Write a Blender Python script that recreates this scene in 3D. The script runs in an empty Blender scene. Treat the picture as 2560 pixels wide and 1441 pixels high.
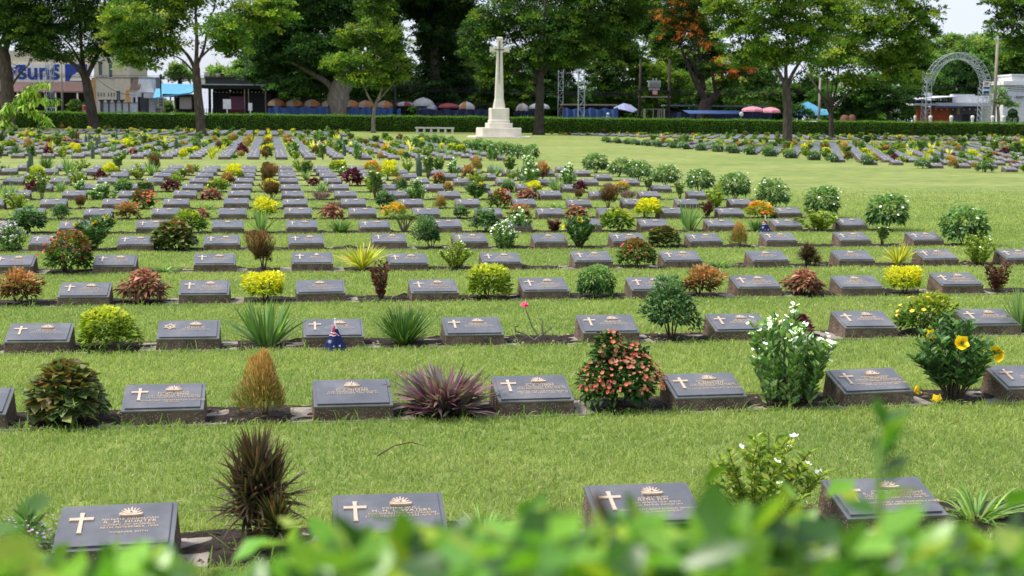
import bpy, math, random
import numpy as np
from mathutils import Vector, Matrix
PI = math.pi
S = bpy.context.scene
COL = S.collection
R = np.random.default_rng(7)
random.seed(7)

# ------------------------------------------------------------------ survey: where things stand
F_PX, PITCH, YAW, ROLL, CAM_H = 3520.6, 0.12173, 0.17097, 0.01011, 1.7463
cy_, sy_, cp_, sp_, cr_, sr_ = math.cos(YAW), math.sin(YAW), math.cos(PITCH), math.sin(PITCH), math.cos(ROLL), math.sin(ROLL)

def ray(px, py):
    a, b = px - 1280, py - 720.5
    xx, yy = cr_*a + sr_*b, -sr_*a + cr_*b
    cx, u = xx/F_PX, -yy/F_PX
    c2, dz = cp_ + u*sp_, -sp_ + u*cp_
    return cx*cy_ + c2*sy_, -cx*sy_ + c2*cy_, dz

def loc(px, py, d):
    r = ray(px, py)
    return Vector((r[0]*d, r[1]*d, CAM_H + r[2]*d))

def ground(px, py):
    r = ray(px, py)
    t = -CAM_H/r[2]
    return r[0]*t, r[1]*t, t

def pix(X, Y, Z):
    dz = Z - CAM_H
    cx, c2 = X*cy_ - Y*sy_, X*sy_ + Y*cy_
    d = c2*cp_ - dz*sp_
    u = c2*sp_ + dz*cp_
    xx, yy = F_PX*cx/d, -F_PX*u/d
    return 1280 + cr_*xx - sr_*yy, 720.5 + sr_*xx + cr_*yy, d

# ------------------------------------------------------------------ object helpers
def tag(o, label=None, cat=None, group=None, kind=None):
    if label: o['label'] = label
    if cat: o['category'] = cat
    if group: o['group'] = group
    if kind: o['kind'] = kind
    return o

def empty(name, at, rz=0.0):
    o = bpy.data.objects.new(name, None)
    o.empty_display_size = .2
    COL.objects.link(o)
    o.location = at
    o.rotation_euler = (0, 0, rz)
    return o

def put(name, me, parent=None, at=None, rz=0.0, sc=None):
    o = bpy.data.objects.new(name, me)
    COL.objects.link(o)
    if parent: o.parent = parent
    if at is not None: o.location = at
    if rz: o.rotation_euler = (0, 0, rz)
    if sc is not None: o.scale = sc
    return o

def copy_tree(o, kids, parent=None):
    c = o.copy()
    COL.objects.link(c)
    if parent: c.parent = parent
    for ch in kids.get(o.name, ()):
        copy_tree(ch, kids, c)
    return c

def lin(c):
    return tuple((x/255/12.92 if x/255 <= .04045 else ((x/255+.055)/1.055)**2.4) for x in c)

class MB:
    """collects triangles and quads, links them as one mesh"""
    def __init__(s): s.v, s.f, s.m = [], [], []
    def add(s, V, Fc, mi=0):
        n = len(s.v)
        s.v += [tuple(p) for p in V]
        for f in Fc:
            s.f.append(tuple(i+n for i in f)); s.m.append(mi)
        return s
    def box(s, x0, y0, z0, x1, y1, z1, mi=0):
        V = [(x0,y0,z0),(x1,y0,z0),(x1,y1,z0),(x0,y1,z0),(x0,y0,z1),(x1,y0,z1),(x1,y1,z1),(x0,y1,z1)]
        return s.add(V, [(3,2,1,0),(4,5,6,7),(0,1,5,4),(1,2,6,5),(2,3,7,6),(3,0,4,7)], mi)
    def hexa(s, lo, hi, mi=0):
        V = list(lo)+list(hi)
        return s.add(V, [(3,2,1,0),(4,5,6,7),(0,1,5,4),(1,2,6,5),(2,3,7,6),(3,0,4,7)], mi)
    def tube(s, pts, rad, n=7, mi=0, cap=True):
        V, Fc = tube_np(pts, rad, n)
        Fc = [tuple(f) for f in Fc]
        if cap:
            k = len(pts)
            Fc.append(tuple(range(n-1, -1, -1)))
            Fc.append(tuple((k-1)*n+i for i in range(n)))
        return s.add(V, Fc, mi)
    def lathe(s, prof, n=16, cx=0, cy=0, mi=0):
        V = []
        for r, z in prof:
            for i in range(n):
                a = 2*PI*i/n
                V.append((cx+r*math.cos(a), cy+r*math.sin(a), z))
        Fc = []
        for k in range(len(prof)-1):
            for i in range(n):
                j = (i+1) % n
                Fc.append((k*n+i, k*n+j, (k+1)*n+j, (k+1)*n+i))
        Fc.append(tuple(range(n-1, -1, -1)))
        Fc.append(tuple((len(prof)-1)*n+i for i in range(n)))
        return s.add(V, Fc, mi)
    def prism(s, poly, z0, z1, mi=0):
        n = len(poly)
        V = [(x, y, z0) for x, y in poly]+[(x, y, z1) for x, y in poly]
        Fc = [tuple(range(n-1, -1, -1)), tuple(range(n, 2*n))]
        Fc += [(i, (i+1) % n, n+(i+1) % n, n+i) for i in range(n)]
        return s.add(V, Fc, mi)
    def mesh(s, name, mats, bevel=0, smooth=False):
        me = bpy.data.meshes.new(name)
        me.from_pydata(s.v, [], s.f)
        for m in (mats if isinstance(mats, (list, tuple)) else [mats]): me.materials.append(m)
        me.polygons.foreach_set('material_index', s.m)
        if bevel:
            import bmesh
            bm = bmesh.new(); bm.from_mesh(me)
            bmesh.ops.bevel(bm, geom=[e for e in bm.edges if e.is_manifold and e.calc_face_angle(0) > .6], offset=bevel, segments=2, affect='EDGES', profile=.6)
            bm.to_mesh(me); bm.free()
        if smooth: me.polygons.foreach_set('use_smooth', [True]*len(me.polygons))
        me.update()
        return me

def tube_np(pts, rad, n=7):
    P = np.array([tuple(p) for p in pts], float)
    k = len(P)
    rad = np.broadcast_to(np.array(rad, float), (k,))
    T = np.gradient(P, axis=0)
    T /= np.linalg.norm(T, axis=1)[:, None]+1e-9
    ref = np.array([0, 0, 1.]) if abs(T[0][2]) < .8 else np.array([1., 0, 0])
    V = np.zeros((k, n, 3))
    for i in range(k):
        a = np.cross(T[i], ref); a /= np.linalg.norm(a)+1e-9
        b = np.cross(T[i], a)
        ref = np.cross(a, T[i])
        for j in range(n):
            t = 2*PI*j/n
            V[i, j] = P[i]+rad[i]*(math.cos(t)*a+math.sin(t)*b)
    Fc = []
    for i in range(k-1):
        for j in range(n):
            q = (j+1) % n
            Fc.append((i*n+j, i*n+q, (i+1)*n+q, (i+1)*n+j))
    return V.reshape(-1, 3), np.array(Fc)

def tri_mesh(name, V, Fc, C, mat, smooth=False):
    me = bpy.data.meshes.new(name)
    V = np.ascontiguousarray(V, np.float32); Fc = np.ascontiguousarray(Fc, np.int32)
    me.vertices.add(len(V)); me.vertices.foreach_set('co', V.ravel())
    me.loops.add(Fc.size); me.loops.foreach_set('vertex_index', Fc.ravel())
    me.polygons.add(len(Fc)); me.polygons.foreach_set('loop_start', np.arange(len(Fc), dtype=np.int32)*3)
    if smooth: me.polygons.foreach_set('use_smooth', np.ones(len(Fc), dtype=bool))
    me.update(calc_edges=True)
    if C is not None:
        at = me.color_attributes.new('tint', 'FLOAT_COLOR', 'POINT')
        A = np.ones((len(V), 4), np.float32); A[:, :3] = C
        at.data.foreach_set('color', A.ravel())
    me.materials.append(mat)
    return me

# ------------------------------------------------------------------ materials
def mat_new(name):
    m = bpy.data.materials.new(name); m.use_nodes = True
    nt = m.node_tree
    b = nt.nodes['Principled BSDF']
    return m, nt, b

def noise_mat(name, stops, scale=6.0, rough=.8, bump=0.0, detail=6, stretch=None, bscale=None, spec=.3, metal=0.0, fleck=None, rnd=False):
    """stops: [(pos, rgb)...] of a noise ramp in object coordinates; fleck = (scale, size, rgb)"""
    m, nt, b = mat_new(name)
    N, L = nt.nodes, nt.links
    tc = N.new('ShaderNodeTexCoord')
    src = tc.outputs['Object']
    if rnd:                                    # every copy shows another piece of the pattern
        oi = N.new('ShaderNodeObjectInfo')
        ml = N.new('ShaderNodeMath'); ml.operation = 'MULTIPLY'; ml.inputs[1].default_value = 40
        L.new(oi.outputs['Random'], ml.inputs[0])
        ad = N.new('ShaderNodeVectorMath'); ad.operation = 'ADD'
        L.new(src, ad.inputs[0]); L.new(ml.outputs[0], ad.inputs[1]); src = ad.outputs[0]
    if stretch:
        mp = N.new('ShaderNodeMapping'); mp.inputs['Scale'].default_value = stretch
        L.new(src, mp.inputs['Vector']); src = mp.outputs['Vector']
    nz = N.new('ShaderNodeTexNoise'); nz.inputs['Scale'].default_value = scale; nz.inputs['Detail'].default_value = detail
    nz.inputs['Roughness'].default_value = .62
    L.new(src, nz.inputs['Vector'])
    rp = N.new('ShaderNodeValToRGB')
    el = rp.color_ramp.elements
    while len(el) < len(stops): el.new(.5)
    for e, (p, c) in zip(el, stops): e.position = p; e.color = (*c, 1)
    L.new(nz.outputs['Fac'], rp.inputs['Fac'])
    out = rp.outputs['Color']
    if fleck:
        vo = N.new('ShaderNodeTexVoronoi'); vo.inputs['Scale'].default_value = fleck[0]
        L.new(src, vo.inputs['Vector'])
        lt = N.new('ShaderNodeMath'); lt.operation = 'LESS_THAN'; lt.inputs[1].default_value = fleck[1]
        L.new(vo.outputs['Distance'], lt.inputs[0])
        sp = N.new('ShaderNodeSeparateColor'); L.new(vo.outputs['Color'], sp.inputs[0])
        gt = N.new('ShaderNodeMath'); gt.operation = 'GREATER_THAN'; gt.inputs[1].default_value = .45
        L.new(sp.outputs[0], gt.inputs[0])
        mu = N.new('ShaderNodeMath'); mu.operation = 'MULTIPLY'
        L.new(lt.outputs[0], mu.inputs[0]); L.new(gt.outputs[0], mu.inputs[1])
        mx = N.new('ShaderNodeMix'); mx.data_type = 'RGBA'
        L.new(mu.outputs[0], mx.inputs['Factor']); L.new(out, mx.inputs['A']); mx.inputs['B'].default_value = (*fleck[2], 1)
        out = mx.outputs['Result']
    L.new(out, b.inputs['Base Color'])
    b.inputs['Roughness'].default_value = rough
    b.inputs['Specular IOR Level'].default_value = spec
    b.inputs['Metallic'].default_value = metal
    if bump:
        nb = N.new('ShaderNodeTexNoise'); nb.inputs['Scale'].default_value = bscale or scale*3; nb.inputs['Detail'].default_value = 5
        L.new(src, nb.inputs['Vector'])
        bp = N.new('ShaderNodeBump'); bp.inputs['Strength'].default_value = bump; bp.inputs['Distance'].default_value = .02
        L.new(nb.outputs['Fac'], bp.inputs['Height']); L.new(bp.outputs['Normal'], b.inputs['Normal'])
    return m

def paint(name, rgb, rough=.6, var=.12, scale=3.0, metal=0.0, spec=.4):
    c = lin(rgb)
    lo = tuple(x*(1-var*1.6) for x in c); hi = tuple(min(1, x*(1+var)) for x in c)
    return noise_mat(name, [(.3, lo), (.7, hi)], scale, rough, spec=spec, metal=metal)

def leaf_mat(name, rough=.5, trans=.3, spec=.35):
    m, nt, b = mat_new(name)
    N, L = nt.nodes, nt.links
    at = N.new('ShaderNodeAttribute'); at.attribute_name = 'tint'
    L.new(at.outputs['Color'], b.inputs['Base Color'])
    b.inputs['Roughness'].default_value = rough
    b.inputs['Specular IOR Level'].default_value = spec
    tr = N.new('ShaderNodeBsdfTranslucent')
    g = N.new('ShaderNodeMix'); g.data_type = 'RGBA'; g.blend_type = 'MULTIPLY'; g.inputs['Factor'].default_value = 1
    L.new(at.outputs['Color'], g.inputs['A']); g.inputs['B'].default_value = (1.3, 1.35, .8, 1)
    L.new(g.outputs['Result'], tr.inputs['Color'])
    mx = N.new('ShaderNodeMixShader'); mx.inputs[0].default_value = trans
    L.new(b.outputs[0], mx.inputs[1]); L.new(tr.outputs[0], mx.inputs[2])
    L.new(mx.outputs[0], N['Material Output'].inputs['Surface'])
    return m

LEAF = leaf_mat('leaf', .5, .3)
GLOSSLEAF = leaf_mat('glossy_leaf', .32, .36, .5)
GRASS = leaf_mat('grass_blade', .55, .38, .2)
PETAL = leaf_mat('petal', .6, .25, .2)
CROWN = leaf_mat('tree_leaf', .55, .45, .25)
BARK = noise_mat('bark', [(.3, (.035, .026, .02)), (.55, (.085, .064, .05)), (.75, (.17, .135, .105))], 2.2, .9, .8, stretch=(3, 3, .7))
PALEBARK = noise_mat('pale_bark', [(.3, (.13, .105, .08)), (.7, (.34, .29, .23))], 2.2, .9, .6, stretch=(3, 3, .7))
DARKBARK = noise_mat('dark_bark', [(.3, (.018, .014, .012)), (.7, (.075, .058, .048))], 2.2, .9, .7, stretch=(3, 3, .7))
TWIG = noise_mat('twig', [(.3, (.05, .033, .02)), (.7, (.15, .1, .065))], 30, .85)
GRANITE = noise_mat('dark_aggregate', [(.25, (.05, .034, .024)), (.5, (.125, .086, .06)), (.72, (.22, .155, .11))], 9, .88, .7, 8, fleck=(95, .30, (.34, .28, .22)), bscale=70, rnd=True)
SLAB = noise_mat('worn_concrete', [(.28, (.17, .145, .12)), (.5, (.29, .25, .21)), (.75, (.4, .35, .3))], 7, .9, .5, 8, fleck=(60, .2, (.46, .41, .35)), bscale=60, rnd=True)
BRONZE = noise_mat('weathered_bronze_plate', [(.27, (.058, .059, .065)), (.5, (.095, .095, .101)), (.75, (.18, .172, .168))], 5, .27, .06, 9, bscale=300, spec=.5, rnd=True)
BRONZE.node_tree.nodes['Principled BSDF'].inputs['IOR'].default_value = 2.1
BRASS = noise_mat('polished_letters', [(.3, (.62, .47, .34)), (.7, (.76, .6, .45))], 30, .38, spec=.5, metal=.25)
SOIL = noise_mat('shaded_soil', [(.3, (.012, .008, .006)), (.55, (.032, .022, .015)), (.78, (.085, .06, .042))], 14, .95, 1.0, 10, bscale=45)  # dark earth, deepened further so its colour carries the shade of the trench
CREAM = noise_mat('cream_limestone', [(.3, (.62, .56, .475)), (.7, (.76, .71, .62))], 1.6, .85, .15, 8)
BRONZE_SWORD = paint('sword_bronze', (52, 50, 48), .45)

def lawn_mat():
    m, nt, b = mat_new('mown_lawn')
    N, L = nt.nodes, nt.links
    tc = N.new('ShaderNodeTexCoord')
    def nz(scale, det, stretch=None):
        n = N.new('ShaderNodeTexNoise'); n.inputs['Scale'].default_value = scale; n.inputs['Detail'].default_value = det
        n.inputs['Roughness'].default_value = .6
        if stretch:
            mp = N.new('ShaderNodeMapping'); mp.inputs['Scale'].default_value = stretch
            L.new(tc.outputs['Object'], mp.inputs['Vector']); L.new(mp.outputs['Vector'], n.inputs['Vector'])
        else: L.new(tc.outputs['Object'], n.inputs['Vector'])
        return n.outputs['Fac']
    def ramp(f, st):
        r = N.new('ShaderNodeValToRGB'); el = r.color_ramp.elements
        while len(el) < len(st): el.new(.5)
        for e, (p, c) in zip(el, st): e.position = p; e.color = (*c, 1)
        L.new(f, r.inputs['Fac']); return r.outputs['Color']
    def mix(a, c, f, mode='MIX'):
        x = N.new('ShaderNodeMix'); x.data_type = 'RGBA'; x.blend_type = mode
        if isinstance(f, float): x.inputs['Factor'].default_value = f
        else: L.new(f, x.inputs['Factor'])
        L.new(a, x.inputs['A']); L.new(c, x.inputs['B']); return x.outputs['Result']
    big = ramp(nz(.16, 4, (1, 1.6, 1)), [(.3, LAWN[0]), (.52, LAWN[1]), (.72, LAWN[2])])
    mid = ramp(nz(1.6, 6), [(.3, (.62, .66, .6)), (.7, (1.15, 1.12, 1.05))])
    fine = ramp(nz(60, 4), [(.3, (.5, .55, .5)), (.7, (1.3, 1.25, 1.2))])
    c = mix(mix(big, mid, 1.0, 'MULTIPLY'), fine, .8, 'MULTIPLY')
    L.new(c, b.inputs['Base Color'])
    b.inputs['Roughness'].default_value = .8; b.inputs['Specular IOR Level'].default_value = .15
    bp = N.new('ShaderNodeBump'); bp.inputs['Strength'].default_value = .6; bp.inputs['Distance'].default_value = .03
    n2 = nz(45, 5); L.new(n2, bp.inputs['Height']); L.new(bp.outputs['Normal'], b.inputs['Normal'])
    return m
LAWN = ((.21, .285, .075), (.28, .34, .1), (.36, .385, .14))
# ------------------------------------------------------------------ leaves, blades, blossoms (numpy triangles)
Z3 = np.array([0, 0, 1.0])
def unit(a): return a/(np.linalg.norm(a, axis=-1, keepdims=True)+1e-9)
def cat(parts):
    V, Fc, C, n = [], [], [], 0
    for v, f, c in parts:
        V.append(v); Fc.append(f+n); C.append(c); n += len(v)
    return np.concatenate(V), np.concatenate(Fc), np.concatenate(C)

def leaves(pos, d, L, W, col, rng, fold=.3, droop=.25, roll=.4):
    n = len(pos)
    L = np.broadcast_to(L, (n,))[:, None]; W = np.broadcast_to(W, (n,))[:, None]
    d = unit(d)
    side = unit(np.cross(d, Z3+rng.normal(0, roll, (n, 3))))
    nm = np.cross(side, d)
    nm *= np.sign(nm[:, 2:3]+1e-9)
    b = pos
    m = pos+d*L*.5-nm*W*fold
    l = pos+d*L*.46+side*W*.5
    r = pos+d*L*.46-side*W*.5
    t = pos+d*L-Z3*L*droop
    V = np.stack([b, l, m, r, t], 1).reshape(-1, 3)
    base = np.array([[0, 3, 2], [0, 2, 1], [2, 3, 4], [2, 4, 1]])
    Fc = (np.arange(n)[:, None, None]*5+base).reshape(-1, 3)
    return V, Fc, np.repeat(col, 5, 0)

def cards(pos, d, L, W, col, rng):
    n = len(pos)
    L = np.broadcast_to(L, (n,))[:, None]; W = np.broadcast_to(W, (n,))[:, None]
    d = unit(d); side = unit(np.cross(d, Z3+rng.normal(0, .6, (n, 3))))
    V = np.stack([pos, pos+d*L*.5+side*W*.5, pos+d*L, pos+d*L*.5-side*W*.5], 1).reshape(-1, 3)
    Fc = (np.arange(n)[:, None, None]*4+np.array([[0, 1, 2], [0, 2, 3]])).reshape(-1, 3)
    return V, Fc, np.repeat(col, 4, 0)

def straps(pos, d, L, W, col, rng, droop=.4, seg=4, twist=.3, tipcol=None):
    n = len(pos)
    L = np.broadcast_to(L, (n,))[:, None]; W = np.broadcast_to(W, (n,))[:, None]; dr = np.broadcast_to(droop, (n,))[:, None]
    d = unit(d); side = unit(np.cross(d, Z3+rng.normal(0, twist, (n, 3))))
    rows, cols = [], []
    for i in range(seg+1):
        t = i/seg
        p = pos+d*L*t-Z3*L*dr*t*t
        w = W*.5*(min(1, .55+t*1.6))*(1-t**2.2)+W*.02
        rows += [p+side*w, p-side*w]
        c = col if tipcol is None else col*(1-t**1.6)+tipcol*t**1.6
        cols += [c, c]
    V = np.stack(rows, 1).reshape(-1, 3); C = np.stack(cols, 1).reshape(-1, 3)
    q = []
    for i in range(seg):
        a = 2*i; q += [[a, a+1, a+3], [a, a+3, a+2]]
    Fc = (np.arange(n)[:, None, None]*(2*(seg+1))+np.array(q)).reshape(-1, 3)
    return V, Fc, C

def blooms(pos, nrm, size, col, rng, petals=5, cup=.25, eye=None, wide=.75):
    n = len(pos); nrm = unit(nrm)
    size = np.broadcast_to(size, (n,))[:, None]
    a = unit(np.cross(nrm, rng.normal(0, 1, (n, 3)))); b = np.cross(nrm, a)
    V, Fc, C = [], [], []
    for k in range(petals):
        t = 2*PI*k/petals
        rd = a*math.cos(t)+b*math.sin(t); sd = -a*math.sin(t)+b*math.cos(t)
        h = size*.5; w = h*wide*(5/petals)**.5
        V += [pos-nrm*h*cup, pos+rd*h*.6+sd*w*.62, pos+rd*h+nrm*h*cup, pos+rd*h*.6-sd*w*.62]
        C += [col if eye is None else np.broadcast_to(np.array(eye), col.shape), col, col, col]
    K = petals*4
    V = np.stack(V, 1).reshape(-1, 3); C = np.stack(C, 1).reshape(-1, 3)
    base = np.array([[k*4, k*4+1, k*4+2] for k in range(petals)]+[[k*4, k*4+2, k*4+3] for k in range(petals)])
    Fc = (np.arange(n)[:, None, None]*K+base).reshape(-1, 3)
    return V, Fc, C

LK = 1.1
def pal(rng, n, cols, weights=None, var=.18):
    P = np.array([lin(c) for c in cols])*LK
    i = rng.choice(len(P), n, p=weights)
    return np.clip(P[i]*(1+rng.normal(0, var, (n, 1)))*(1+rng.normal(0, var*.35, (n, 3))), .002, .95)

def canopy(rng, n, shape='round', lobes=9, depth=.45, rough=.2):
    """points and outward directions of a unit-wide, unit-high crown standing on z=0"""
    d = unit(rng.normal(0, 1, (n, 3)))
    d[:, 2] = np.where(d[:, 2] < -.75, -d[:, 2], d[:, 2])
    q = unit(rng.normal(0, 1, (lobes, 3))+np.array([0, 0, .4]))
    dot = d@q.T
    rr = 1-rough+rough*np.exp(-(1-dot)*7).max(1)
    if shape == 'box':
        rr = rr/(np.abs(d)**4).sum(1)**.25*.86
    rr = rr*(1-depth*rng.random(n)**2)
    lowd = d[:, 2] < 0
    hz = np.linalg.norm(d[:, :2], axis=1)+1e-6
    fx = np.where(lowd, (1+.12*d[:, 2])/np.maximum(hz, .3), 1.0)
    fx = np.where(lowd, np.minimum(fx, 1/np.maximum(hz, .3)), fx)
    p = d*rr[:, None]*np.array([.5, .5, .55])
    p[:, 0] *= fx; p[:, 1] *= fx
    p[:, 2] = .42+np.where(lowd, p[:, 2]*.74, p[:, 2])
    sk = rng.normal(0, .1, 2); p[:, 0] += sk[0]*p[:, 2]; p[:, 1] += sk[1]*p[:, 2]
    a2 = np.arctan2(d[:, 1], d[:, 0]); ph = rng.random(3)*6.28
    wv = 1+.07*np.sin(2*a2+ph[0]+3*p[:, 2])+.06*np.sin(3*a2+ph[1]-4*p[:, 2]); p[:, 0] *= wv; p[:, 1] *= wv
    z = p[:, 2]
    if shape == 'cone': k = 1.15-.75*z
    elif shape == 'egg': k = 1.08-.32*z
    elif shape == 'vase': k = .35+.75*np.clip(z*1.4, 0, 1)
    elif shape == 'mound': k = 1.1-.2*z; 
    elif shape == 'flame':
        k = np.where(z < .4, 1.04, 1.04-.7*(z-.4)); p[:, 2] = p[:, 2]*1.16-.16
    else: k = np.ones(n)
    p[:, 0] *= k; p[:, 1] *= k
    p[:, 2] = np.maximum(p[:, 2], .015)
    return p, d

def stems_np(rng, n, spread, h, r, curve=.15, base=.06):
    parts, tips, lines = [], [], []
    for i in range(n):
        a = rng.random()*2*PI; s = spread*(.35+.65*rng.random())
        hh = h*(.75+.3*rng.random())
        b0 = np.array([math.cos(a), math.sin(a), 0])*base*rng.random()
        tip = np.array([math.cos(a)*s, math.sin(a)*s, hh])
        mid = (b0+tip)/2+np.array([rng.normal(0, curve)*.3, rng.normal(0, curve)*.3, curve*hh*.6])
        ts = np.linspace(0, 1, 5)[:, None]
        line = (1-ts)**2*b0+2*ts*(1-ts)*mid+ts**2*tip
        v, f = tube_np(line, np.linspace(r, r*.45, 5), 5)
        f = np.concatenate([f[:, [0, 1, 2]], f[:, [0, 2, 3]]])
        parts.append((v, f, np.tile(np.array([[.1, .07, .045]]), (len(v), 1))))
        tips.append(tip); lines.append(line)
    return parts, np.array(tips), lines

def clump_np(rng, n, spread, h, r, dome=.4, base=.2):
    """stems rising from a wide foot and leaning out into a dome"""
    parts, tips, lines = [], [], []
    for i in range(n):
        a = rng.random()*2*PI; q = rng.random()**.55
        b0 = np.array([math.cos(a), math.sin(a), 0])*base*q
        tip = np.array([math.cos(a)*spread*q, math.sin(a)*spread*q, h*(1-dome*q*q)*(.78+.24*rng.random())])+np.append(rng.normal(0, .04, 2), 0)
        mid = (b0+tip)/2+np.array([rng.normal(0, .05), rng.normal(0, .05), .1*h])
        ts = np.linspace(0, 1, 5)[:, None]
        line = (1-ts)**2*b0+2*ts*(1-ts)*mid+ts**2*tip
        v, f = tube_np(line, np.linspace(r, r*.45, 5), 5)
        f = np.concatenate([f[:, [0, 1, 2]], f[:, [0, 2, 3]]])
        parts.append((v, f, np.tile(np.array([[.1, .085, .05]]), (len(v), 1))))
        tips.append(tip); lines.append(line)
    return parts, np.array(tips), lines

def along(rng, lines, per, t0=.25):
    P, D = [], []
    for ln in lines:
        t = t0+(1-t0)*rng.random(per)
        x = t*(len(ln)-1); i = np.minimum(x.astype(int), len(ln)-2); fr = (x-i)[:, None]
        P.append(ln[i]*(1-fr)+ln[i+1]*fr)
        a = rng.random(per)*2*PI
        dd = np.stack([np.cos(a), np.sin(a), .35+.5*rng.random(per)], 1)
        D.append(dd+unit(ln[-1]-ln[0])*.4)
    return np.concatenate(P), np.concatenate(D)

def bush(rng, n, L, W, cols, wts=None, shape='round', up=.5, jit=.55, tip=None, tipz=.6, depth=.45, rough=.2, droop=.25, fold=.3, stem=5, mat=None):
    p, d = canopy(rng, n, shape, depth=depth, rough=rough)
    c = pal(rng, n, cols, wts)
    if tip is not None:                       # young leaves at the shoots' ends have a colour of their own
        sel = (p[:, 2]+.25*d[:, 2]+rng.normal(0, .16, n)) > tipz
        c[sel] = pal(rng, int(sel.sum()), tip)
    lv = leaves(p-d*L*.4, d+Z3*up+rng.normal(0, jit, (n, 3)), L*(.7+.6*rng.random(n)), W*(.75+.5*rng.random(n)), c, rng, fold, droop)
    st, _, _ = stems_np(rng, stem, .28, .6, .014)
    return {'foliage': [lv], 'stem': st}

def top_points(rng, n, p, d, zmin=.3):
    ok = np.where((p[:, 2] > zmin) & (np.einsum('ij,ij->i', p-np.array([0, 0, .5]), d) > .3))[0]
    return rng.choice(ok, min(n, len(ok)), replace=False)

def build_kind(k, rng, lod=1.0):
    """one plant of kind k, one unit wide and one unit high: {part: [(V, F, C)...]}"""
    N = lambda x: max(12, int(x*lod)); s = lod**-.5 if lod < 1 else 1.0
    W_, Y_, P_ = (246, 246, 240), (250, 205, 30), (226, 84, 92)
    def bl(part, n, cols, size, petals=5, zmin=.35, shape='round', eye=None, out=1.0, cup=.25, up=.4, wide=.75):
        p, d = canopy(rng, 1500, shape, depth=.06)
        i = top_points(rng, N(n) if lod == 1 else max(4, int(n*lod*1.4)), p, d, zmin)
        part.setdefault('blossoms', []).append(blooms(p[i]*np.array([out, out, 1.02]), d[i]+Z3*up, size*min(s, 1.5)*(.8+.4*rng.random(len(i))), pal(rng, len(i), cols, var=.06)*1.25, rng, petals, cup, eye, wide))
    if k == 'golden':
        return bush(rng, N(1500), .11*s, .055*s, [(150, 172, 44), (118, 146, 34), (80, 108, 26)], None, 'box', .7, .5, [(206, 210, 74), (184, 196, 66)], .78, .4, .2)
    if k == 'yellow':
        r = bush(rng, N(1500), .1*s, .046*s, [(170, 180, 30), (120, 150, 28)], None, 'round', .9, .6, [(230, 222, 50), (212, 210, 54)], .42, .45, .38)
        return r
    if k == 'copper':
        return bush(rng, N(900), .15*s, .14*s, [(76, 96, 46), (96, 112, 54), (116, 104, 56), (64, 84, 42), (126, 140, 74)], None, 'egg', .45, .85, [(128, 92, 56), (116, 112, 56), (110, 122, 62)], .85, .4, .18, .3, .12)
    if k == 'feather':
        p, d = canopy(rng, N(5200), 'flame', depth=.8, rough=.35)
        n = len(p); c = pal(rng, n, [(124, 120, 58), (108, 114, 54), (150, 126, 70)])
        sel = (p[:, 2]+rng.normal(0, .2, n)) > .5; c[sel] = pal(rng, int(sel.sum()), [(206, 162, 98), (192, 150, 90), (168, 146, 80)])
        lv = leaves(p-d*.05, d*.5+Z3*1.0+rng.normal(0, .4, (n, 3)), .1*s, .012*s, c, rng, 0, .05)
        st, _, _ = stems_np(rng, 9, .3, .8, .008)
        return {'foliage': [lv], 'stem': st}
    if k == 'brownfeather':
        p, d = canopy(rng, N(2600), 'vase', depth=.7, rough=.3)
        n = len(p); c = pal(rng, n, [(88, 66, 40), (104, 82, 46), (70, 60, 34)])
        sel = (p[:, 2]+rng.normal(0, .15, n)) > .7; c[sel] = pal(rng, int(sel.sum()), [(150, 108, 62), (124, 92, 54)])
        lv = leaves(p-d*.05, d*.5+Z3*1.0+rng.normal(0, .4, (n, 3)), .12*s, .016*s, c, rng, 0, .05)
        st, _, _ = stems_np(rng, 9, .25, .8, .01)
        return {'foliage': [lv], 'stem': st}
    if k == 'oyster':
        n = N(380); a = rng.random(n)*2*PI; e = rng.random(n)**.8
        pos = np.stack([np.cos(a)*.24*rng.random(n), np.sin(a)*.2*rng.random(n), .02+.22*rng.random(n)], 1)
        d = np.stack([np.cos(a)*(1.1-e*.85), np.sin(a)*(1.1-e*.85), .25+e*1.1], 1)
        c = pal(rng, n, [(126, 74, 108), (150, 84, 118), (112, 96, 104), (118, 126, 108), (150, 138, 126)])
        t = pal(rng, n, [(110, 106, 92), (124, 98, 100)])
        return {'foliage': [straps(pos, d, (.3+.24*rng.random(n))*(1+.5*(e > .45)), .05*s, c, rng, .12+.22*rng.random(n), 3, .3, t)]}
    if k == 'thorn':
        cs = [(50, 84, 38), (66, 102, 46), (96, 132, 64), (38, 64, 34)]; fl, bl_ = [], []
        for sc, off, m in (((1.08, 1.08, .76), (0, 0, 0), 1350), ((.42, .42, .5), (-.17, 0, .5), 300), ((.5, .5, .4), (.2, .05, .42), 260)):
            sc, off = np.array(sc), np.array(off)
            p, d = canopy(rng, N(m), 'round', depth=.45, rough=.3); p = p*sc+off; n = len(p)
            fl.append(leaves(p-d*.04, d+Z3*.5+rng.normal(0, .6, (n, 3)), .105*s*(.6+.7*rng.random(n)), .055*s, pal(rng, n, cs), rng))
            p, d = canopy(rng, 1200, 'round', depth=.12); i = top_points(rng, max(6, int(m*.2*min(1, lod*2))), p, d, .36)
            q = p[i]*sc*1.03+off
            bl_.append(blooms(q, d[i]+Z3*.4+rng.normal(0, .3, q.shape), .06*min(s, 1.5)*(.5+.7*rng.random(len(i))), pal(rng, len(i), [(214, 74, 78), (190, 86, 74), (186, 128, 100), (180, 100, 84), (222, 56, 72), (160, 96, 74)], var=.1)*1.1, rng, 4, .25, (.5, .42, .2), 1.0))
        st, _, _ = stems_np(rng, 7, .2, .5, .014)
        return {'foliage': fl, 'stem': st, 'blossoms': bl_}
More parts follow.
